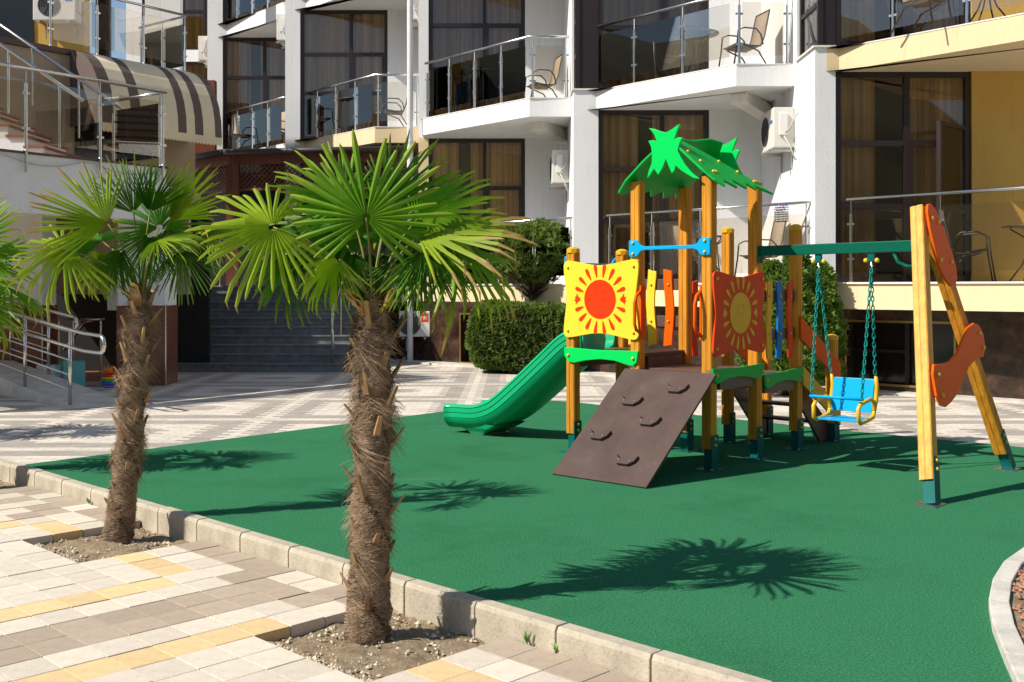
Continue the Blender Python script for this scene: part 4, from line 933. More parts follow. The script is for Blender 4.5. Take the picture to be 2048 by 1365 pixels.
# climbing ramp
rt = Vector((-.06, 0, .775)); rb = Vector((-1.02, 0, .012)); rdv = (rb - rt); RL = rdv.length; rdv.normalize(); rnm = Vector((-rdv.z * -1, 0, rdv.x * -1)); rnm = Vector((rdv.z, 0, -rdv.x))
if rnm.z < 0: rnm = -rnm
yc0, yc1 = -.10, PQ + .09
def RPt(s_, y, n): return rt + rdv * s_ + Vector((0, y, 0)) + rnm * n
b = MB(); b.prism([(0, yc0), (RL, yc0), (RL, yc1), (0, yc1)], lambda u, v, w: RPt(u, v, -.02 + w), .02); rampb = b.obj('climbing_ramp', M['brownboard'], ps, bevel=.004)
for s_, y in ((.22, .16), (.40, .50), (.60, .22), (.80, .58), (1.02, .20)):
    # grip: curved lug board standing off the ramp
    pts = [(-.085, .04), (-.075, .012), (-.045, -.012), (0, -.02), (.045, -.012), (.075, .012), (.085, .04), (.068, .03), (.04, .008), (0, .0), (-.04, .008), (-.068, .03)]
    pts = [(-.10, -.06), (-.088, -.0), (-.05, .038), (.05, .038), (.088, .0), (.10, -.06), (.075, -.03), (.04, -.008), (-.04, -.008), (-.075, -.03)]
    b = MB(); b.prism(pts, lambda u, v, w: RPt(s_ + v, y + u, .001 + w), .028); g = b.obj('climbing_grip', M['brownboard'], rampb, bevel=.005)
    for u in (-.05, .05): bb = MB(); p = RPt(s_ + .004, y + u, .029); bb.tube([p, p + rnm * .004], .008, 8); bb.obj('screw', M['zinc'], g)
for y in (yc0 + .08, yc1 - .08): b = MB(); b.bar((-.045, y, .70), (-.045, y, .80), .03, .006, (1, 0, 0)); b.obj('ramp_hanger', M['zinc'], ps); local_bolt((-.05, y, .76), (-1, 0, 0), .014)
b = MB(); b.box(-.0, .012, .05, PQ - .05, .64, .745); b.obj('deck_beam', M['brownboard2'], ps)
# roof
gab = [(.167, 2.765), (.12, 2.755), (.06, 2.73), (.0, 2.712), (-.06, 2.735), (-.1, 2.755), (-.135, 2.77), (-.105, 2.71), (-.08, 2.65), (-.115, 2.662), (-.16, 2.656), (-.13, 2.61), (-.113, 2.557), (-.15, 2.49), (-.19, 2.43), (-.25, 2.365), (-.317, 2.314), (-.26, 2.325), (-.2, 2.36), (-.15, 2.39), (-.092, 2.437), (-.085, 2.40), (-.058, 2.375), (-.03, 2.43), (.0, 2.495), (.03, 2.43), (.075, 2.372), (.095, 2.40), (.115, 2.425), (.15, 2.385), (.185, 2.348), (.165, 2.42), (.14, 2.47), (.135, 2.55), (.145, 2.61), (.172, 2.66), (.13, 2.662), (.09, 2.65), (.115, 2.71)]
YM = PQ / 2
for x, w_ in ((-.10, .022), (PP + .075, .022)):
    b = MB(); b.prism([(YM + u, v - (.012 if x > 0 else 0)) for u, v in gab], lambda u, v, q: Vector((x + q, u, v)), w_); b.obj('roof_leaf_crest', M['leafgreen'], ps, bevel=.004)
ridge = Vector((0, YM, 2.665))
for sg, m in ((-1, M['leafgreen2']), (1, M['leafgreen2'])):
    ev = Vector((0, YM + sg * .49, 2.255)); sl = (ev - ridge); SLn = sl.length; sl.normalize(); nrm = Vector((0, -sl.z, sl.y)) * sg
    if nrm.z < 0: nrm = -nrm
    x0, x1 = -.085, .86
    if sg < 0:
        out = [(-.07, .0), (.06, .0), (.20, .10), (.33, .22), (.43, .33), (.53, .44), (.61, .54), (.69, SLn * 1.08)]
        low = [(.58, SLn * 1.0), (.50, SLn * .93), (.46, SLn * 1.03), (.39, SLn * .90), (.30, SLn * 1.03), (.20, SLn * .86), (.14, SLn * 1.04), (.04, SLn * .90), (-.05, SLn * 1.05), (-.10, SLn * .92), (-.115, SLn * .7), (-.10, SLn * .35)]
        bl = ((-.03, .20), (.0, .33), (.02, .47), (.055, .47), (.33, .29), (.46, .42), (.57, .54), (.60, .54))
    else:
        out = [(-.07, .0), (.30, -.02), (.50, -.07), (.72, -.06), (.80, .05), (.84, .25), (.84, .45), (.80, SLn)]
        low = [(.72, SLn * .9), (.62, SLn * 1.03), (.52, SLn * .88), (.42, SLn * 1.02), (.33, SLn * .9), (.22, SLn * 1.03), (.12, SLn * .9), (.03, SLn * 1.04), (-.06, SLn * 1.02), (-.11, SLn * .8), (-.11, SLn * .45)]
        bl = ((.0, .3), (.05, .47), (.6, .3), (.7, .47))
    b = MB(); b.prism(out + low, lambda u, v, q: ridge + Vector((u, 0, 0)) + sl * v + nrm * q, .018); rf = b.obj('roof_leaf', m, ps, bevel=.003)
    for u, v in bl: local_bolt(ridge + Vector((u, 0, 0)) + sl * v + nrm * .018, nrm, .015, rf)
# slide
sxm = PP * .5 + .06; W2 = .5
path = [(0, .90), (.10, .895), (.21, .84), (.39, .70), (.70, .46), (1.0, .245), (1.18, .16), (1.36, .12), (1.62, .11), (1.72, .105)]
sec = [(.0, 0), (.15, 0), (.2, .02), (.222, .07), (.23, .16), (.24, .178), (.258, .184), (.275, .175), (.282, .155), (.27, .150), (.282, .145), (.282, .105), (.27, .10), (.282, .095), (.282, .055), (.27, .05), (.28, .045), (.265, .01), (.22, -.045), (.15, -.06), (.0, -.06)]
full = [(x, z) for x, z in sec] + [(-x, z) for x, z in reversed(sec[1:-1])]
b = MB(); vs_ = []; n = len(full)
pp_ = []
for i in range(len(path) - 1):
    for t in range(4):
        q = t / 4; p0 = path[max(i - 1, 0)]; p1 = path[i]; p2 = path[i + 1]; p3 = path[min(i + 2, len(path) - 1)]
        pp_.append(tuple(.5 * ((2 * p1[k]) + (-p0[k] + p2[k]) * q + (2 * p0[k] - 5 * p1[k] + 4 * p2[k] - p3[k]) * q * q + (-p0[k] + 3 * p1[k] - 3 * p2[k] + p3[k]) * q ** 3) for k in (0, 1)))
pp_.append(path[-1])
for i, (y, z) in enumerate(pp_):
    a = pp_[max(i - 1, 0)]; c = pp_[min(i + 1, len(pp_) - 1)]; dx, dz = c[0] - a[0], c[1] - a[1]; L = math.hypot(dx, dz); nx, nz = -dz / L, dx / L
    k = 1 if i < len(pp_) - 4 else 1 + .03 * (i - len(pp_) + 4)
    for x, h in full: vs_.append((sxm + x * k, 2 * PQ + .03 + y + nx * h * (.9 if i > len(pp_) - 3 else 1), z + nz * h))
fs = [(i * n + j, i * n + (j + 1) % n, (i + 1) * n + (j + 1) % n, (i + 1) * n + j) for i in range(len(pp_) - 1) for j in range(n)]
fs += [tuple(range(n)), tuple((len(pp_) - 1) * n + j for j in reversed(range(n)))]
b.add(vs_, fs); sl_o = smooth_angle(b.obj('slide', M['slide'], ps), 45)
b = MB(); yb = 2 * PQ + 1.42
prof = [(.17, .08, .0), (.19, .12, .03), (.22, .20, .07), (.235, .30, .12)]
v = []
for hx, hy, z in prof: v += [(sxm - hx, yb - hy, z), (sxm + hx, yb - hy, z), (sxm + hx, yb + hy, z), (sxm - hx, yb + hy, z)]
b.add(v, [(3, 2, 1, 0)] + [(4 * i + j, 4 * i + (j + 1) % 4, 4 * i + 4 + (j + 1) % 4, 4 * i + 4 + j) for i in range(3) for j in range(4)]); b.obj('slide_foot', M['slide'], sl_o, bevel=.015)
b = MB(); b.box(sxm - .2, sxm + .2, yb - .1, yb + .1, 0, .006); b.obj('foot_plate', M['zinc'], sl_o)
b = MB(); b.prism([(-.12, .0), (-.14, .1), (-.12, .18), (-.06, .22), (.06, .22), (.12, .18), (.14, .1), (.12, 0)], lambda u, v, w: Vector((.0 + sxm - .29 + w, 2 * PQ - .12 + u * .9, .905 + v)), .02); b.obj('slide_cheek', mat('aqua_plastic', (.10, .55, .40), .3, .03, 3), ps, bevel=.004)
# stairs at the far end
for y in (.03, PQ - .03):
    b = MB(); b.add([(2 * PP + .05, y - .012, .66), (2 * PP + .05, y + .012, .66), (2 * PP + .05, y + .012, .46), (2 * PP + .05, y - .012, .46), (3 * PP - .02, y - .012, .16), (3 * PP - .02, y + .012, .16), (3 * PP - .02, y + .012, .012), (3 * PP - .02, y - .012, .012), (3 * PP - .2, y - .012, .012), (3 * PP - .2, y + .012, .012)],
        [(0, 1, 5, 4), (3, 8, 9, 2), (8, 7, 6, 9), (0, 4, 7, 8, 3), (1, 2, 9, 6, 5), (0, 3, 2, 1), (4, 5, 6, 7)]); b.obj('stringer', M['brownboard2'], ps)
for i in range(3):
    x = 2 * PP + .14 + i * .19; z = .53 - i * .165; b = MB(); b.box(x, x + .17, .045, PQ - .045, z - .022, z); b.obj('stair_tread', M['brownboard'], ps, bevel=.003)
for y, s_ in ((-.05, -1), (PQ + .05, 1)):
    o0 = y if s_ < 0 else y + .02
    plank('stair_rail_board', [(2 * PP - .03, 1.20), (3 * PP + .045, .74), (3 * PP + .045, .55), (2 * PP - .03, 1.0)], 'x', o0, .02, M['orange'])
    plank('stair_rail_board', [(2 * PP + .02, .75), (3 * PP + .045, .31), (3 * PP + .045, .15), (2 * PP + .02, .58)], 'x', o0, .02, M['gold'])
# swing beam and A-frame
ye = -1.42; zb_ = 1.76
b = MB(); b.bar((PP, -.047, zb_), (PP, ye + .03, zb_ + .012), .055, .085); beam = b.obj('swing_beam', M['steelgreen'], ps, bevel=.006)
b = MB(); b.box(PP - .05, PP + .05, -.057, -.049, 1.66, 1.80); b.obj('beam_plate', M['steelgreen'], beam); local_bolt((PP, -.058, 1.79), (0, -1, 0), .02, beam); local_bolt((PP + .03, -.058, 1.68), (0, -1, 0), .016, beam)
b = MB(); b.tube([(PP, -1.20, 1.715), (PP, -1.23, 1.65), (PP, -1.30, 1.615), (PP, -1.40, 1.61)], .014, 8); b.obj('beam_brace', M['steelgreen'], beam, smooth=True)
def leg(base, top, m, w=.098):
    d = Vector(top) - Vector(base); d.normalize(); x = Vector((1, 0, 0)); x = (x - d * x.dot(d)).normalized(); y = d.cross(x)
    g, q = .006, .005; k = w / 2; pr = []
    for s_ in range(4):
        a = s_ * math.pi / 2; ca, sa = math.cos(a), math.sin(a)
        for u, v in ((-k + .008, -k), (-g, -k), (-g * .3, -k + q), (g * .3, -k + q), (g, -k), (k - .008, -k)): pr.append((u * ca - v * sa, u * sa + v * ca))
    s0 = Vector(base) + d * .16; L = (Vector(top) - s0).length
    b = MB(); b.prism(pr, lambda u, v, t: s0 + x * u + y * v + d * t, L); o = b.obj('swing_leg', m, ps)
    b = MB(); b.prism([(-.035, -.053), (.05, -.053), (.05, -.047), (-.035, -.047)], lambda u, v, t: Vector(base) + x * u + y * v + d * (.0 + t), .33); b.prism([(-.03, -.046), (.046, -.046), (.046, .03), (-.03, .03)], lambda u, v, t: Vector(base) + x * u + y * v + d * t, .158); b.prism([(.05, -.053), (.056, -.053), (.056, .04), (.05, .04)], lambda u, v, t: Vector(base) + x * u + y * v + d * t, .33)
    bk = b.obj('leg_bracket', M['bracket'], o)
    for t in (.24, .30): local_bolt(Vector(base) + y * -.053 + d * t + x * .005, -y, .015, bk)
    local_bolt(Vector(base) + x * .056 + d * .27, x, .015, bk)
    b = MB(); b.box(base[0] - .1, base[0] + .09, base[1] - .08, base[1] + .08, 0, .007); b.obj('foot_plate', M['zinc'], bk); return d, x, y
LB1, LT1 = (-.21, -1.83, 0), (.655, -1.42, 2.05); LB2, LT2 = (1.62, -1.76, 0), (.80, -1.43, 1.93)
leg(LB1, LT1, M['wood_lt']); leg(LB2, LT2, M['wood'])
def lean(x, z):                                             # outer face of the A-frame plane: y as function of height
    return -1.83 + (z / 2.05) * .41 - .062
def aplate(name, pts, m):
    b = MB(); b.prism(pts, lambda u, v, w: Vector((u, lean(u, v) - .022 + w, v)), .02); return b.obj(name, m, ps, bevel=.006)
tp_ = [(.60, 1.66), (.63, 1.58), (.70, 1.50), (.78, 1.46), (.87, 1.47), (.94, 1.53), (.96, 1.62), (.94, 1.72), (.88, 1.86), (.82, 1.98), (.77, 2.05), (.70, 2.085), (.64, 2.075), (.60, 2.02), (.585, 1.9)]
o = aplate('apex_plate', tp_, M['orange'])
for u, v in ((.65, 1.97), (.77, 1.95), (.66, 1.66), (.87, 1.65)): local_bolt((u, lean(u, v) - .022, v), (0, -1, .2), .018, o)
wp = [(.075, .70), (.12, .63), (.2, .615), (.32, .64), (.5, .70), (.68, .80), (.82, .87), (1.0, .91), (1.16, .92), (1.24, .99), (1.255, 1.09), (1.20, 1.16), (1.10, 1.18), (.95, 1.15), (.80, 1.07), (.62, .97), (.45, .92), (.28, .91), (.14, .915), (.085, .85)]
o = aplate('brace_plate', wp, M['orange'])
for u, v in ((.17, .84), (.17, .70), (1.16, 1.1), (1.19, .99)): local_bolt((u, lean(u, v) - .022, v), (0, -1, .2), .018, o)
# swing seat hanging on chains
sw = thing('swing_seat', 'blue and yellow toddler swing seat hanging on teal chains', 'swing', E0, PA)
y0, y1 = -1.02, -.576; xs = PP
for y in (y0, y1):
    b = MB(); b.bar((xs, y, 1.722), (xs, y, 1.66), .05, .03); h_ = b.obj('hanger', M['bracket'], sw)
    for s_ in (-1, 1): b = MB(); b.lathe([(.004, -.02), (.016, -.012), (.02, 0), (.016, .012), (.004, .02)], (0, 0, 0), 10); o = b.obj('hanger_ball', M['bolt'], h_, smooth=True); o.location = (xs + s_ * .0, y + s_ * .045, 1.665)
    b = MB(); b.tube([(xs, y, 1.655), (xs + .012, y, 1.63), (xs, y, 1.60), (xs - .012, y, 1.63), (xs, y, 1.655)], .005, 6, False); b.obj('shackle', M['zinc'], h_)
lk = MB(); lk.tube([(.011 * math.cos(R(a)), 0, .011 * math.sin(R(a)) * 1 + (.011 if math.sin(R(a)) > 0 else -.011)) for a in range(0, 360, 45)] + [(.011, 0, .011)], .0048, 5, False); lkm = lk.mesh('chain_link', M['chain'], smooth=True)
def chain(a, c):
    a, c = Vector(a), Vector(c); d = c - a; n = int(d.length / .036); q = d.to_track_quat('Z', 'Y'); b = MB()
    allv = [v.co.copy() for v in lkm.vertices]; fs_ = [tuple(p.vertices) for p in lkm.polygons]
    for i in range(n):
        m4 = Matrix.Translation(a + d * ((i + .5) / n)) @ q.to_matrix().to_4x4() @ Matrix.Rotation(R(90 * (i % 2)), 4, 'Z'); b.add([m4 @ v for v in allv], fs_)
    b.obj('chain', M['chain'], sw, smooth=True, fix=False)
for y in (y0, y1):
    chain((xs, y, 1.60), (xs + .15, y + (-.035 if y == y1 else .035), .76)); chain((xs, y, 1.60), (xs - .15, y + (-.012 if y == y1 else .012), .60))
for y, s_ in ((y0 + .035, -1), (y1 - .035, 1)):
    out = [(.20, .46), (.215, .60), (.19, .74), (.165, .755), (.145, .73), (.15, .62), (.10, .585), (-.10, .56), (-.165, .55), (-.185, .52), (-.18, .42), (-.15, .375), (-.02, .385), (.12, .40)]
    inn = [(-.135, .51), (.06, .54), (.11, .52), (.11, .45), (-.0, .43), (-.13, .42)]
    b = MB(); lp2 = lambda pts: [(xs + u, v) for u, v in pts]
    # frame as a thick closed band plus upper arm
    band = [(.135, .47), (.125, .545), (.06, .57), (-.12, .545), (-.16, .51), (-.155, .42), (-.12, .395), (.0, .405), (.11, .425)]
    b.tube([(xs + u, y, v) for u, v in band] + [(xs + band[0][0], y, band[0][1])], .017, 8, False); b.tube([(xs + .13, y, .47), (xs + .165, y, .56), (xs + .185, y, .66), (xs + .165, y, .745)], [.018, .02, .018, .014], 8); b.obj('side_frame', M['cap'], sw, smooth=True)
b = MB(); b.prism([(.115, .455), (.135, .455), (.195, .72), (.175, .72)], lambda u, v, w: Vector((xs + u, y0 + .05 + w, v)), y1 - y0 - .1); b.obj('backrest', M['blue'], sw, bevel=.004)
for i in range(4): b = MB(); b.box(xs - .14 + i * .066, xs - .083 + i * .066, y0 + .05, y1 - .05, .400, .415); b.obj('seat_slat', M['blue'], sw, bevel=.003)
b = MB(); b.tube([(xs - .15, y0 + .0, .585), (xs - .15, y1 - .0, .585)], .012, 10); b.obj('safety_bar', M['blue'], sw, smooth=True)

# ------------------------------------------------------------------ palms
def frond_mesh(m, rad=.42, nseg=34, spread=300, seed=0, droop=.25, fold=1.25, split=.34):
    rs = random.Random(seed); b = MB()
    # local frame: hub at origin, midrib +x, blade normal +z
    for i in range(nseg):
        a = R(-spread / 2 + spread * (i + .5) / nseg); da = R(spread / nseg) * .5
        L = rad * (1 - .18 * abs(a / R(spread / 2)) ** 2) * rs.uniform(.84, 1.05); dr = droop * rs.uniform(.6, 1.5)
        L1, L2 = L * split, L * .8; tw = rs.uniform(-.04, .04)
        bb = rs.gauss(0, .22)
        if rs.random() < .05: continue
        def pt(r, ang, up): 
            dz = up - dr * (r / rad) ** 3 * rad * .8 + .10 * r * math.cos(ang) - .16 * r * (abs(a) / R(150))
            return (r * math.cos(ang + tw * r / rad), r * math.sin(ang + tw * r / rad), dz + bb * max(0, r / rad - .5) * rad)
        w2 = da * .47; w3 = da * .22; f = fold * .012
        bend = rs.uniform(-.10, .10)
        rr = [(.02, da, f * .4), (L1, da, f), (L2, w2, f * .8), (L * .95, w3, f * .4)]
        if rs.random() < .3: tipdz = -rad * .22
        else: tipdz = 0
        v = []
        for r, w, up in rr: v += [pt(r, a - w, 0), pt(r, a, up), pt(r, a + w, 0)]
        q = pt(L, a, 0); v.append((q[0] * (.95 if tipdz else 1), q[1] * (.95 if tipdz else 1), q[2] + tipdz * .5))
        fs = []
        for k in range(3): fs += [(3 * k, 3 * k + 1, 3 * k + 4, 3 * k + 3), (3 * k + 1, 3 * k + 2, 3 * k + 5, 3 * k + 4)]
        fs += [(9, 10, 12), (10, 11, 12)]
        b.add(v, fs)
    return b.mesh('frond_blade', m, fix=False)
FR = {}
def get_frond(mk, var, rad, spread, droop):
    k = (mk, var, round(rad, 2), spread, round(droop, 2))
    if k not in FR: FR[k] = frond_mesh(M[mk], rad, 27 + var * 3, spread, hash(k[1:3]) % 1000 + var, droop)
    return FR[k]
def palm(name, label, base, top, fronds, r0=.115, seed=1, fib=2600, group='fan palms along the kerb'):
    rs = random.Random(seed); t = thing(name, label, 'palm', base, 0, group)
    T = Vector(top) - Vector(base); n = 26; H = T.length
    mid = T * .5 + Vector((T.x * .12 + .02, 0, 0))
    def axis(q): return Vector((0, 0, 0)) * (1 - q) ** 2 + mid * 2 * q * (1 - q) + T * q * q
    def rad(q): return r0 * (1.06 - .30 * q + .14 * math.exp(-(q / .05) ** 2) + (.07 if q > .55 else 0) * math.sin((q - .55) / .45 * math.pi)) * (1 if q < .93 else 1 - (q - .93) / .07 * .55)
    b = MB(); v = []; m_ = 30; n = 110
    for i in range(n + 1):
        q = i / n; c = axis(q)
        for j in range(m_):
            a = 2 * math.pi * j / m_; ring = (q * H / .055 + .35 * math.sin(a * 2 + 3 * math.floor(q * H / .055)) + .5 * (a / 6.283)) % 1.0
            r = rad(q) * (.86 + .17 * ring ** 1.5 + rs.uniform(-.05, .05) + .05 * math.sin(a * 3 + q * 19)); v.append(c + Vector((r * math.cos(a), r * math.sin(a), rs.uniform(-.006, .006))))
    b.add(v, [(i * m_ + j, i * m_ + (j + 1) % m_, (i + 1) * m_ + (j + 1) % m_, (i + 1) * m_ + j) for i in range(n) for j in range(m_)]); tr_ = b.obj('trunk', M['trunk'], t, smooth=True, fix=False)
    f = MB()
    for k in range(fib):
        q = min(1, rs.random() ** .85); a = rs.uniform(0, 6.283); r = rad(q); L = rs.uniform(.05, .17)
        clump = math.sin(q * 40 + 2.2 * math.sin(a * 1.0 + seed) + seed)
        loose = clump > .55 and q > .25 and rs.random() < .5
        sd_ = (1 if math.sin(a * 2 + q * 23) > 0 else -1) * rs.uniform(.5, 1); up = rs.uniform(-.7, .5) - (.3 if loose else 0); lift = rs.uniform(.012, .055) * (1.4 if q > .5 else 1) if loose else rs.uniform(.0, .012)
        w = rs.uniform(.0007, .0017) * 1.25; pv = []
        for t_ in (0, .33, .67, 1):
            aa = a + sd_ * L * t_ / max(r, .05); rr = r * (.98 + .05 * clump) + lift * t_ ** 1.4 + .004 * math.sin(t_ * 9 + k); zz = up * L * t_ - (.35 * L * t_ * t_ if loose else 0)
            c = axis(min(1, max(0, q + zz / H * .0))); pv.append(c + Vector((rr * math.cos(aa), rr * math.sin(aa), zz)))
        vv = []
        for i_, p in enumerate(pv): ww = w * (1, 1, .8, .3)[i_]; vv += [p + Vector((0, 0, ww)), p - Vector((0, 0, ww))]
        f.add(vv, [(0, 2, 3, 1), (2, 4, 5, 3), (4, 6, 7, 5)])
    stuff(f.obj('trunk_fibre', M['fibre'], t, fix=False))
    nst = 38
    for k in range(nst):                                          # old leaf bases
        q = .06 + .90 * k / nst; a = k * 2.399 + rs.uniform(-.2, .2); c = axis(q); r = rad(q) * .97; o = Vector((math.cos(a), math.sin(a), 0)); L = rs.uniform(.06, .13) * (.55 if q < .35 else 1); w = rs.uniform(.011, .018)
        p = c + o * r; tip = p + o * L * rs.uniform(.35, .75) + Vector((rs.uniform(-.01, .01), rs.uniform(-.01, .01), L)); tg = Vector((-math.sin(a), math.cos(a), 0))
        b = MB(); b.add([p - tg * w - o * .01, p + tg * w - o * .01, p + tg * w * .8 + o * .012, p - tg * w * .8 + o * .012, tip - tg * w * .6, tip + tg * w * .6, tip + tg * w * .5 + o * .007, tip - tg * w * .5 + o * .007], [(3, 2, 1, 0), (4, 5, 6, 7), (0, 1, 5, 4), (1, 2, 6, 5), (2, 3, 7, 6), (3, 0, 4, 7)])
        b.obj('leaf_base', M['petbase'], t)
    C = T
    for k in range(11):                                           # dry sheaths at the crown
        a = rs.uniform(0, 6.28); o = Vector((math.cos(a), math.sin(a), 0)); tg = Vector((-o.y, o.x, 0)); b = MB(); v = []
        for s_ in range(5): qq = s_ / 4; cpt = C + o * (.05 + .10 * qq ** 1.5) + Vector((0, 0, -.10 + rs.uniform(.17, .25) * qq - .07 * qq * qq)); w = .028 * math.sin(math.pi * (.15 + .8 * qq)); v += [cpt - tg * w, cpt + tg * w]
        b.add(v, [(2 * i, 2 * i + 1, 2 * i + 3, 2 * i + 2) for i in range(4)]); b.obj('dry_sheath', M['dryleaf'] if k < 4 else M['fibre'], t, smooth=True, fix=False)
    for k, (H_, Md, N, rd_, mk, spread, droop) in enumerate(fronds):
        Hv = C + Vector(H_); x = Vector(Md).normalized(); z = Vector(N); z = (z - x * z.dot(x)).normalized(); y = z.cross(x)
        m4 = Matrix((x, y, z)).transposed().to_4x4(); m4.translation = Hv
        fr = link('frond', get_frond(mk, k % 3, rd_, spread, droop), t); fr.matrix_local = m4
        s0 = C + Vector((H_[0] * .08, H_[1] * .08, -.03)); s1 = s0 + (Hv - s0) * .5 + Vector((0, 0, .35 * abs(Hv.z - s0.z) * 0 + .05)); 
        b = MB(); L = (Hv - s0).length; ctrl = s0 + Vector((0, 0, L * .35)) + (Hv - s0) * .2
        pts_ = [s0 * (1 - q) ** 2 + ctrl * 2 * q * (1 - q) + Hv * q * q for q in (0, .25, .5, .75, 1)]; inv = m4.inverted(); b.tube([inv @ p for p in pts_], [.009, .007, .006, .005, .004], 5); b.obj('petiole', M['petiole'], fr, smooth=True)
    return t
def rand_fronds(seed, n=17, rad=.42):
    rs = random.Random(seed); out = []
    for k in range(n):
        el = 75 - 105 * (k / (n - 1)) + rs.uniform(-8, 8); az = k * 2.399 + rs.uniform(-.25, .25); pl = rs.uniform(.26, .38)
        d = Vector((math.cos(az) * math.cos(R(el)), math.sin(az) * math.cos(R(el)), math.sin(R(el)))); Hh = d * pl + Vector((0, 0, .04))
        e2 = el - 15 - 25 * (k / n); Md = Vector((math.cos(az) * math.cos(R(e2)), math.sin(az) * math.cos(R(e2)), math.sin(R(e2)))); N = Vector((-math.cos(az) * math.sin(R(e2)), -math.sin(az) * math.sin(R(e2)), math.cos(R(e2))))
        out.append((Hh, Md, N, rad * rs.uniform(.85, 1.08), rs.choice(('frond0', 'frond0', 'frond1', 'frond2')), rs.choice((200, 240, 270)), .18 + .35 * k / n))
    return out
def view_frond(sc, base_px, hub, ang, depth, dM, N, rad, mk='frond0', spread=290, droop=.25):
    # hub and leaf axis as surveyed in the plane across the view at the palm's own distance; depth in metres away from the viewer
    hx = (hub[0] - base_px[0]) / sc; hz = -(hub[1] - base_px[1]) / sc
    return ((hx, depth, hz), (math.cos(R(ang)), dM, math.sin(R(ang))), N, rad, mk, spread, droop)
p2b = Vector((-.655, 4.85, -.14)); p2t = Vector((-.632, 4.87, 1.40)); S2 = 2150 / 4.87; B2 = (745, 596)
F2 = [view_frond(S2, B2, h, a, d, dm, N, r, mk, sp, dr) for h, a, d, dm, N, r, mk, sp, dr in (
    ((742, 440), 88, -.16, .10, (0, -1, .12), .40, 'frond0', 285, .05),
    ((556, 456), 200, -.10, -.25, (.25, -.75, .6), .39, 'frond1', 285, .45),
    ((585, 505), 258, .04, -.2, (-.2, -1, .25), .33, 'frond2', 150, .5),
    ((838, 474), 4, -.05, -.1, (-.1, -.35, 1), .55, 'frond1', 150, .30),
    ((905, 495), 322, .06, -.25, (.35, -.5, .75), .42, 'frond0', 240, .65),
    ((850, 500), 282, -.12, -.3, (.3, -.9, .3), .34, 'frond2', 130, .5),
    ((838, 430), 30, .05, .2, (-.35, -.65, .6), .40, 'frond0', 190, .2),
    ((690, 405), 140, .10, .25, (.35, -.7, .6), .38, 'frond0', 190, .2),
    ((772, 400), 66, .18, .3, (-.2, -.8, .4), .38, 'frond2', 170, .15),
    ((655, 455), 170, .18, .3, (.1, -.45, .9), .38, 'frond2', 200, .3),
    ((770, 470), 30, .32, .8, (.1, -.2, 1), .42, 'frond2', 240, .4),
    ((690, 520), 235, -.16, -.3, (-.3, -.6, .5), .26, 'frond1', 160, .5),
    ((702, 500), 248, .06, -.1, (-.4, -.8, .3), .28, 'frond2', 150, .5), ((795, 508), 292, .05, -.1, (.4, -.8, .3), .30, 'frond2', 150, .5), ((748, 505), 268, .16, .1, (0, -1, .2), .28, 'frond2', 170, .5),
    ((720, 475), 150, .30, .8, (-.1, -.1, 1), .40, 'frond2', 240, .4), ((760, 455), 80, .12, .5, (0, -.5, .8), .36, 'frond0', 220, .3), ((800, 505), 350, .16, .5, (.2, -.2, 1), .36, 'frond2', 220, .5))]
palm('fan_palm', 'fan palm with shaggy trunk in the soil square nearest the play ramp', p2b, p2t, F2, .088, 3, 15000)
p1b = Vector((-2.47, 6.72, -.14)); p1t = Vector((-2.34, 6.78, 1.42)); S1 = 2150 / 6.78; B1 = (282, 585)
F1 = [view_frond(S1, B1, h, a, d, dm, N, r, mk, sp, dr) for h, a, d, dm, N, r, mk, sp, dr in (
    ((228, 450), 154, -.10, .0, (.25, -.9, .4), .50, 'frond1', 150, .15),
    ((262, 425), 112, .05, .2, (.1, -.9, .2), .40, 'frond0', 110, .1),
    ((300, 425), 78, .0, .1, (-.1, -1, .1), .36, 'frond2', 110, .1),
    ((335, 440), 50, .05, .1, (-.4, -.8, .3), .46, 'frond1', 110, .1),
    ((152, 502), 200, -.15, -.2, (.2, -.75, .65), .40, 'frond1', 270, .6),
    ((335, 485), 2, -.2, -.4, (-.1, -.3, .9), .30, 'frond1', 180, .4),
    ((362, 500), 285, .0, -.1, (.3, -.9, .2), .34, 'frond2', 130, .4),
    ((250, 500), 250, -.05, -.2, (-.3, -.9, .2), .32, 'frond2', 130, .4),
    ((305, 470), 262, -.05, -.1, (.1, -1, .1), .32, 'frond2', 150, .3), ((330, 455), 275, .05, 0, (.2, -1, .1), .34, 'frond0', 120, .3), ((205, 505), 240, .05, -.1, (-.3, -.8, .4), .32, 'frond1', 150, .5),
    ((395, 470), 20, .18, .3, (0, -.4, .9), .38, 'frond1', 200, .35),
    ((180, 480), 170, .2, .4, (0, -.4, .9), .40, 'frond2', 200, .35),
    ((290, 450), 95, .28, .7, (0, -.4, .9), .40, 'frond2', 240, .3))]
palm('fan_palm', 'leaning slimmer fan palm in the soil square facing the entrance steps', p1b, p1t, F1, .080, 5, 13000)
for v, sd_, lab in ((PITS[2], 11, 'fan palm at the kerb beside the plaza corner of the green surface'), (PITS[3], 12, 'last fan palm of the row, shading the plaza past the green surface')):
    c = UV((UP + UK) / 2, v + 2 * TV, -.14); palm('fan_palm', lab, c, c + Vector((.04, .02, 1.56)), rand_fronds(sd_, 13, .46), .108, sd_, 3000)

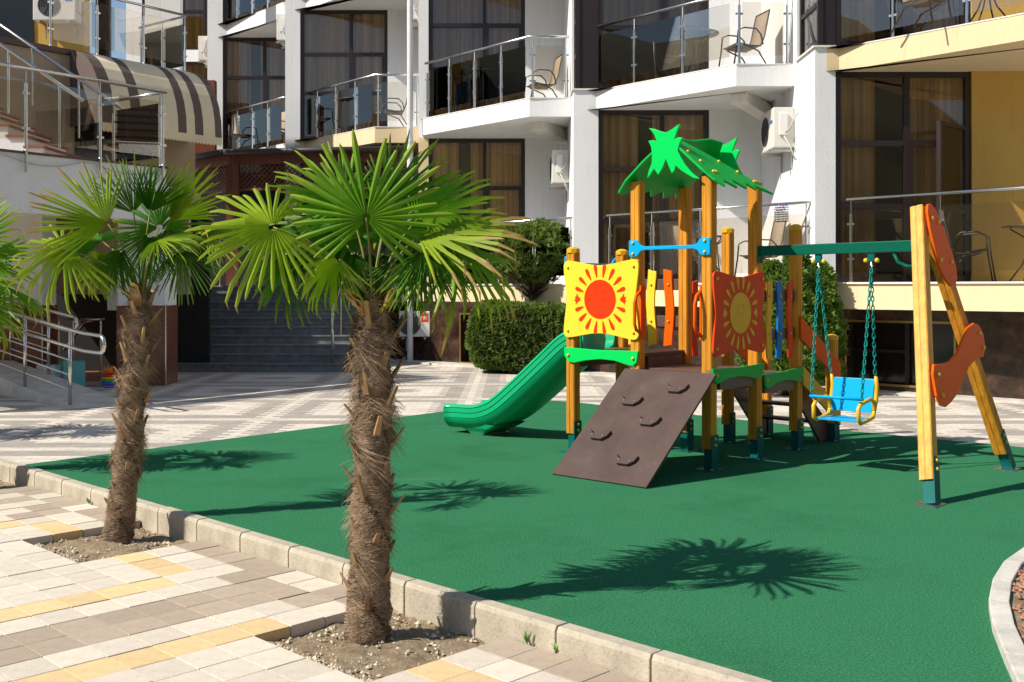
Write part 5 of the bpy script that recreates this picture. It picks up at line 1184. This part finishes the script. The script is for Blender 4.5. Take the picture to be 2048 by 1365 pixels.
# ------------------------------------------------------------------ hedge, clipped tree, thuja
def foliage(name, parent, m, n, sampler, size, seed, flat=.5):
    rs = random.Random(seed); b = MB()
    for k in range(n):
        p, o = sampler(rs); s_ = size * rs.uniform(.6, 1.4)
        d = (Vector(o) + Vector((rs.gauss(0, .6), rs.gauss(0, .6), rs.gauss(.35, .5)))).normalized(); w = d.cross(Vector((rs.gauss(0, 1), rs.gauss(0, 1), rs.gauss(0, 1)))).normalized() * s_ * .28; nn = d.cross(w).normalized()
        p = Vector(p)
        b.add([p - w * .4, p + d * s_ * .5 - w, p + d * s_, p + d * s_ * .5 + w], [(0, 1, 2, 3)])
        for q in (-1, 1): b.add([p + d * s_ * .25, p + d * s_ * .45 + w * q * 1.9 + nn * s_ * .1, p + d * s_ * .75 + w * q * 2.2, p + d * s_ * .5], [(0, 1, 2, 3)])
    return b.obj(name, m, parent, fix=False)
def lump(x, y, z, s_): return .5 * (math.sin(x * s_ + 1.3 * math.sin(y * s_ * .7)) * math.sin(y * s_ * 1.1 + 2) + math.sin(z * s_ * 1.2 + x * s_ * .6))
hd = thing('clipped_hedge', 'clipped box-shaped conifer hedge beside the slide', 'hedge', (.17, 18.7, 0))
def hsamp(rs):
    u = [rs.uniform(-1, 1) for _ in range(3)]; k = rs.randrange(3); 
    if rs.random() < .75: u[k] = math.copysign(1 - abs(rs.gauss(0, .09)), u[k])
    n = Vector((u[0] ** 5, u[1] ** 5, u[2] ** 5)); l = sum(abs(q) ** 5 for q in u) ** .2; sc_ = min(1, 1 / max(l, .01))
    x, y, z = u[0] * .88 * sc_, u[1] * .6 * sc_, .62 + u[2] * .55 * sc_; g = 1 + .07 * lump(x * 3, y * 3, z * 3, 2.4)
    return (x * g, y * g, .62 + (z - .62) * g), n
foliage('foliage', hd, M['juniper'], 15000, hsamp, .07, 1)
b = MB(); b.box(-.7, .7, -.42, .42, .14, 1.02); b.obj('inner_branches', M['bark'], hd)
for x in (-.4, .0, .4): b = MB(); b.tube([(x, 0, -.01), (x + .03, 0, .2)], .03, 6); b.obj('stem', M['bark'], hd)
bt = thing('clipped_tree', 'small ball-clipped conifer with bare forked stems above the hedge', 'tree', (.36, 18.95, 0))
b = MB(); b.tube([(0, 0, -.01), (.0, 0, .9), (-.03, 0, 1.45), (-.1, .05, 1.9)], [.05, .045, .04, .015], 7); b.tube([(.12, .1, -.01), (.13, .1, 1.0), (.14, .08, 1.9)], [.035, .03, .012], 6)
for k in range(26): a = random.uniform(0, 6.28); z = random.uniform(1.3, 1.6); r = random.uniform(.3, .6); b.tube([(0, 0, z - .1), (.5 * r * math.cos(a), .5 * r * math.sin(a), z + .08), (r * math.cos(a), r * math.sin(a), z + random.uniform(.1, .6))], [.014, .01, .004], 5)
b.obj('trunk', M['bark'], bt, smooth=True)
def bsamp(rs):
    d = Vector((rs.gauss(0, 1), rs.gauss(0, 1), rs.gauss(0, 1))).normalized(); r = rs.uniform(.45, 1) ** .5
    g = 1 + .16 * lump(d.x, d.y, d.z, 4.5); zz = d.z * .50 * r * g
    if zz < -.28: r *= .8
    return (d.x * .72 * r * g + .02, d.y * .6 * r * g, 2.10 + zz + .04 * math.copysign(1, d.z)), d
foliage('foliage', bt, M['juniper'], 6000, bsamp, .075, 2)
th = thing('thuja_shrub', 'upright bright green conifer shrub behind the play tower stairs', 'shrub', (3.83, 14.6, 0))
def tsamp(rs):
    z = rs.random(); a = rs.uniform(0, 6.283); lobes = [(-.28, .0, 1.78), (.05, .1, 1.95), (.32, -.05, 1.75), (-.05, -.2, 1.7), (.42, .1, 1.35), (-.45, .05, 1.5)]
    lx, ly, lh = lobes[rs.randrange(6)]; r = .30 * (1 - z ** 3) ** .6 * rs.uniform(.6, 1) ** .5 + .02; g = 1 + .2 * math.sin(z * 23 + a * 3)
    return (lx * (.75 + .3 * z) + r * g * math.cos(a), ly + r * g * math.sin(a), .12 + z * (lh - .12)), (math.cos(a) * .5, math.sin(a) * .5, .9)
foliage('foliage', th, M['thuja'], 15000, tsamp, .075, 3)
b = MB()
for lx, ly, lh in ((-.28, .0, 1.6), (.05, .1, 1.8), (.32, -.05, 1.55)): b.tube([(lx * .4, ly, -.01), (lx, ly, .7), (lx * 1.1, ly, lh)], [.05, .035, .01], 6)
b.obj('trunk', M['bark'], th, smooth=True)
# weeds at the kerb foot
for px, (u, v), lab in ((0, (UK - .02, -3.215), 'small green weed sprouting at the kerb foot by a taupe tile'), (1, (UK - .012, -3.06), 'tiny weed growing out of the kerb joint'), (2, (UK - .02, -7.55), 'weed at the kerb foot behind the leaning palm')):
    c = UV(u, v, ZT); b = MB(); rs = random.Random(px)
    for k in range(9 if px != 1 else 5):
        a = rs.uniform(0, 6.28); L = rs.uniform(.02, .045); d = Vector((math.cos(a) * .6, math.sin(a) * .6, rs.uniform(.5, 1.3))) * L; w = Vector((-math.sin(a), math.cos(a), 0)) * .007; z0 = Vector((0, 0, rs.uniform(0, .02)))
        b.add([z0, z0 + d * .5 - w, z0 + d, z0 + d * .5 + w], [(0, 1, 2, 3)])
    o = tag(b.obj('weed', M['sprout'], fix=False), lab, 'weed', 'weeds along the kerb'); o.location = c
# cable sagging along the landing wall
b = MB(); pts_ = []
for i in range(25):
    s_ = .1 + i * .16; q = (s_ % 1.3) / 1.3; p = lp(s_, -.035); pts_.append((p[0], p[1], 3.22 - .13 * math.sin(math.pi * q)))
b.tube(pts_, .009, 5); tag(b.obj('cable', M['cable'], smooth=True), 'pale cable sagging along the white landing wall', 'cable')
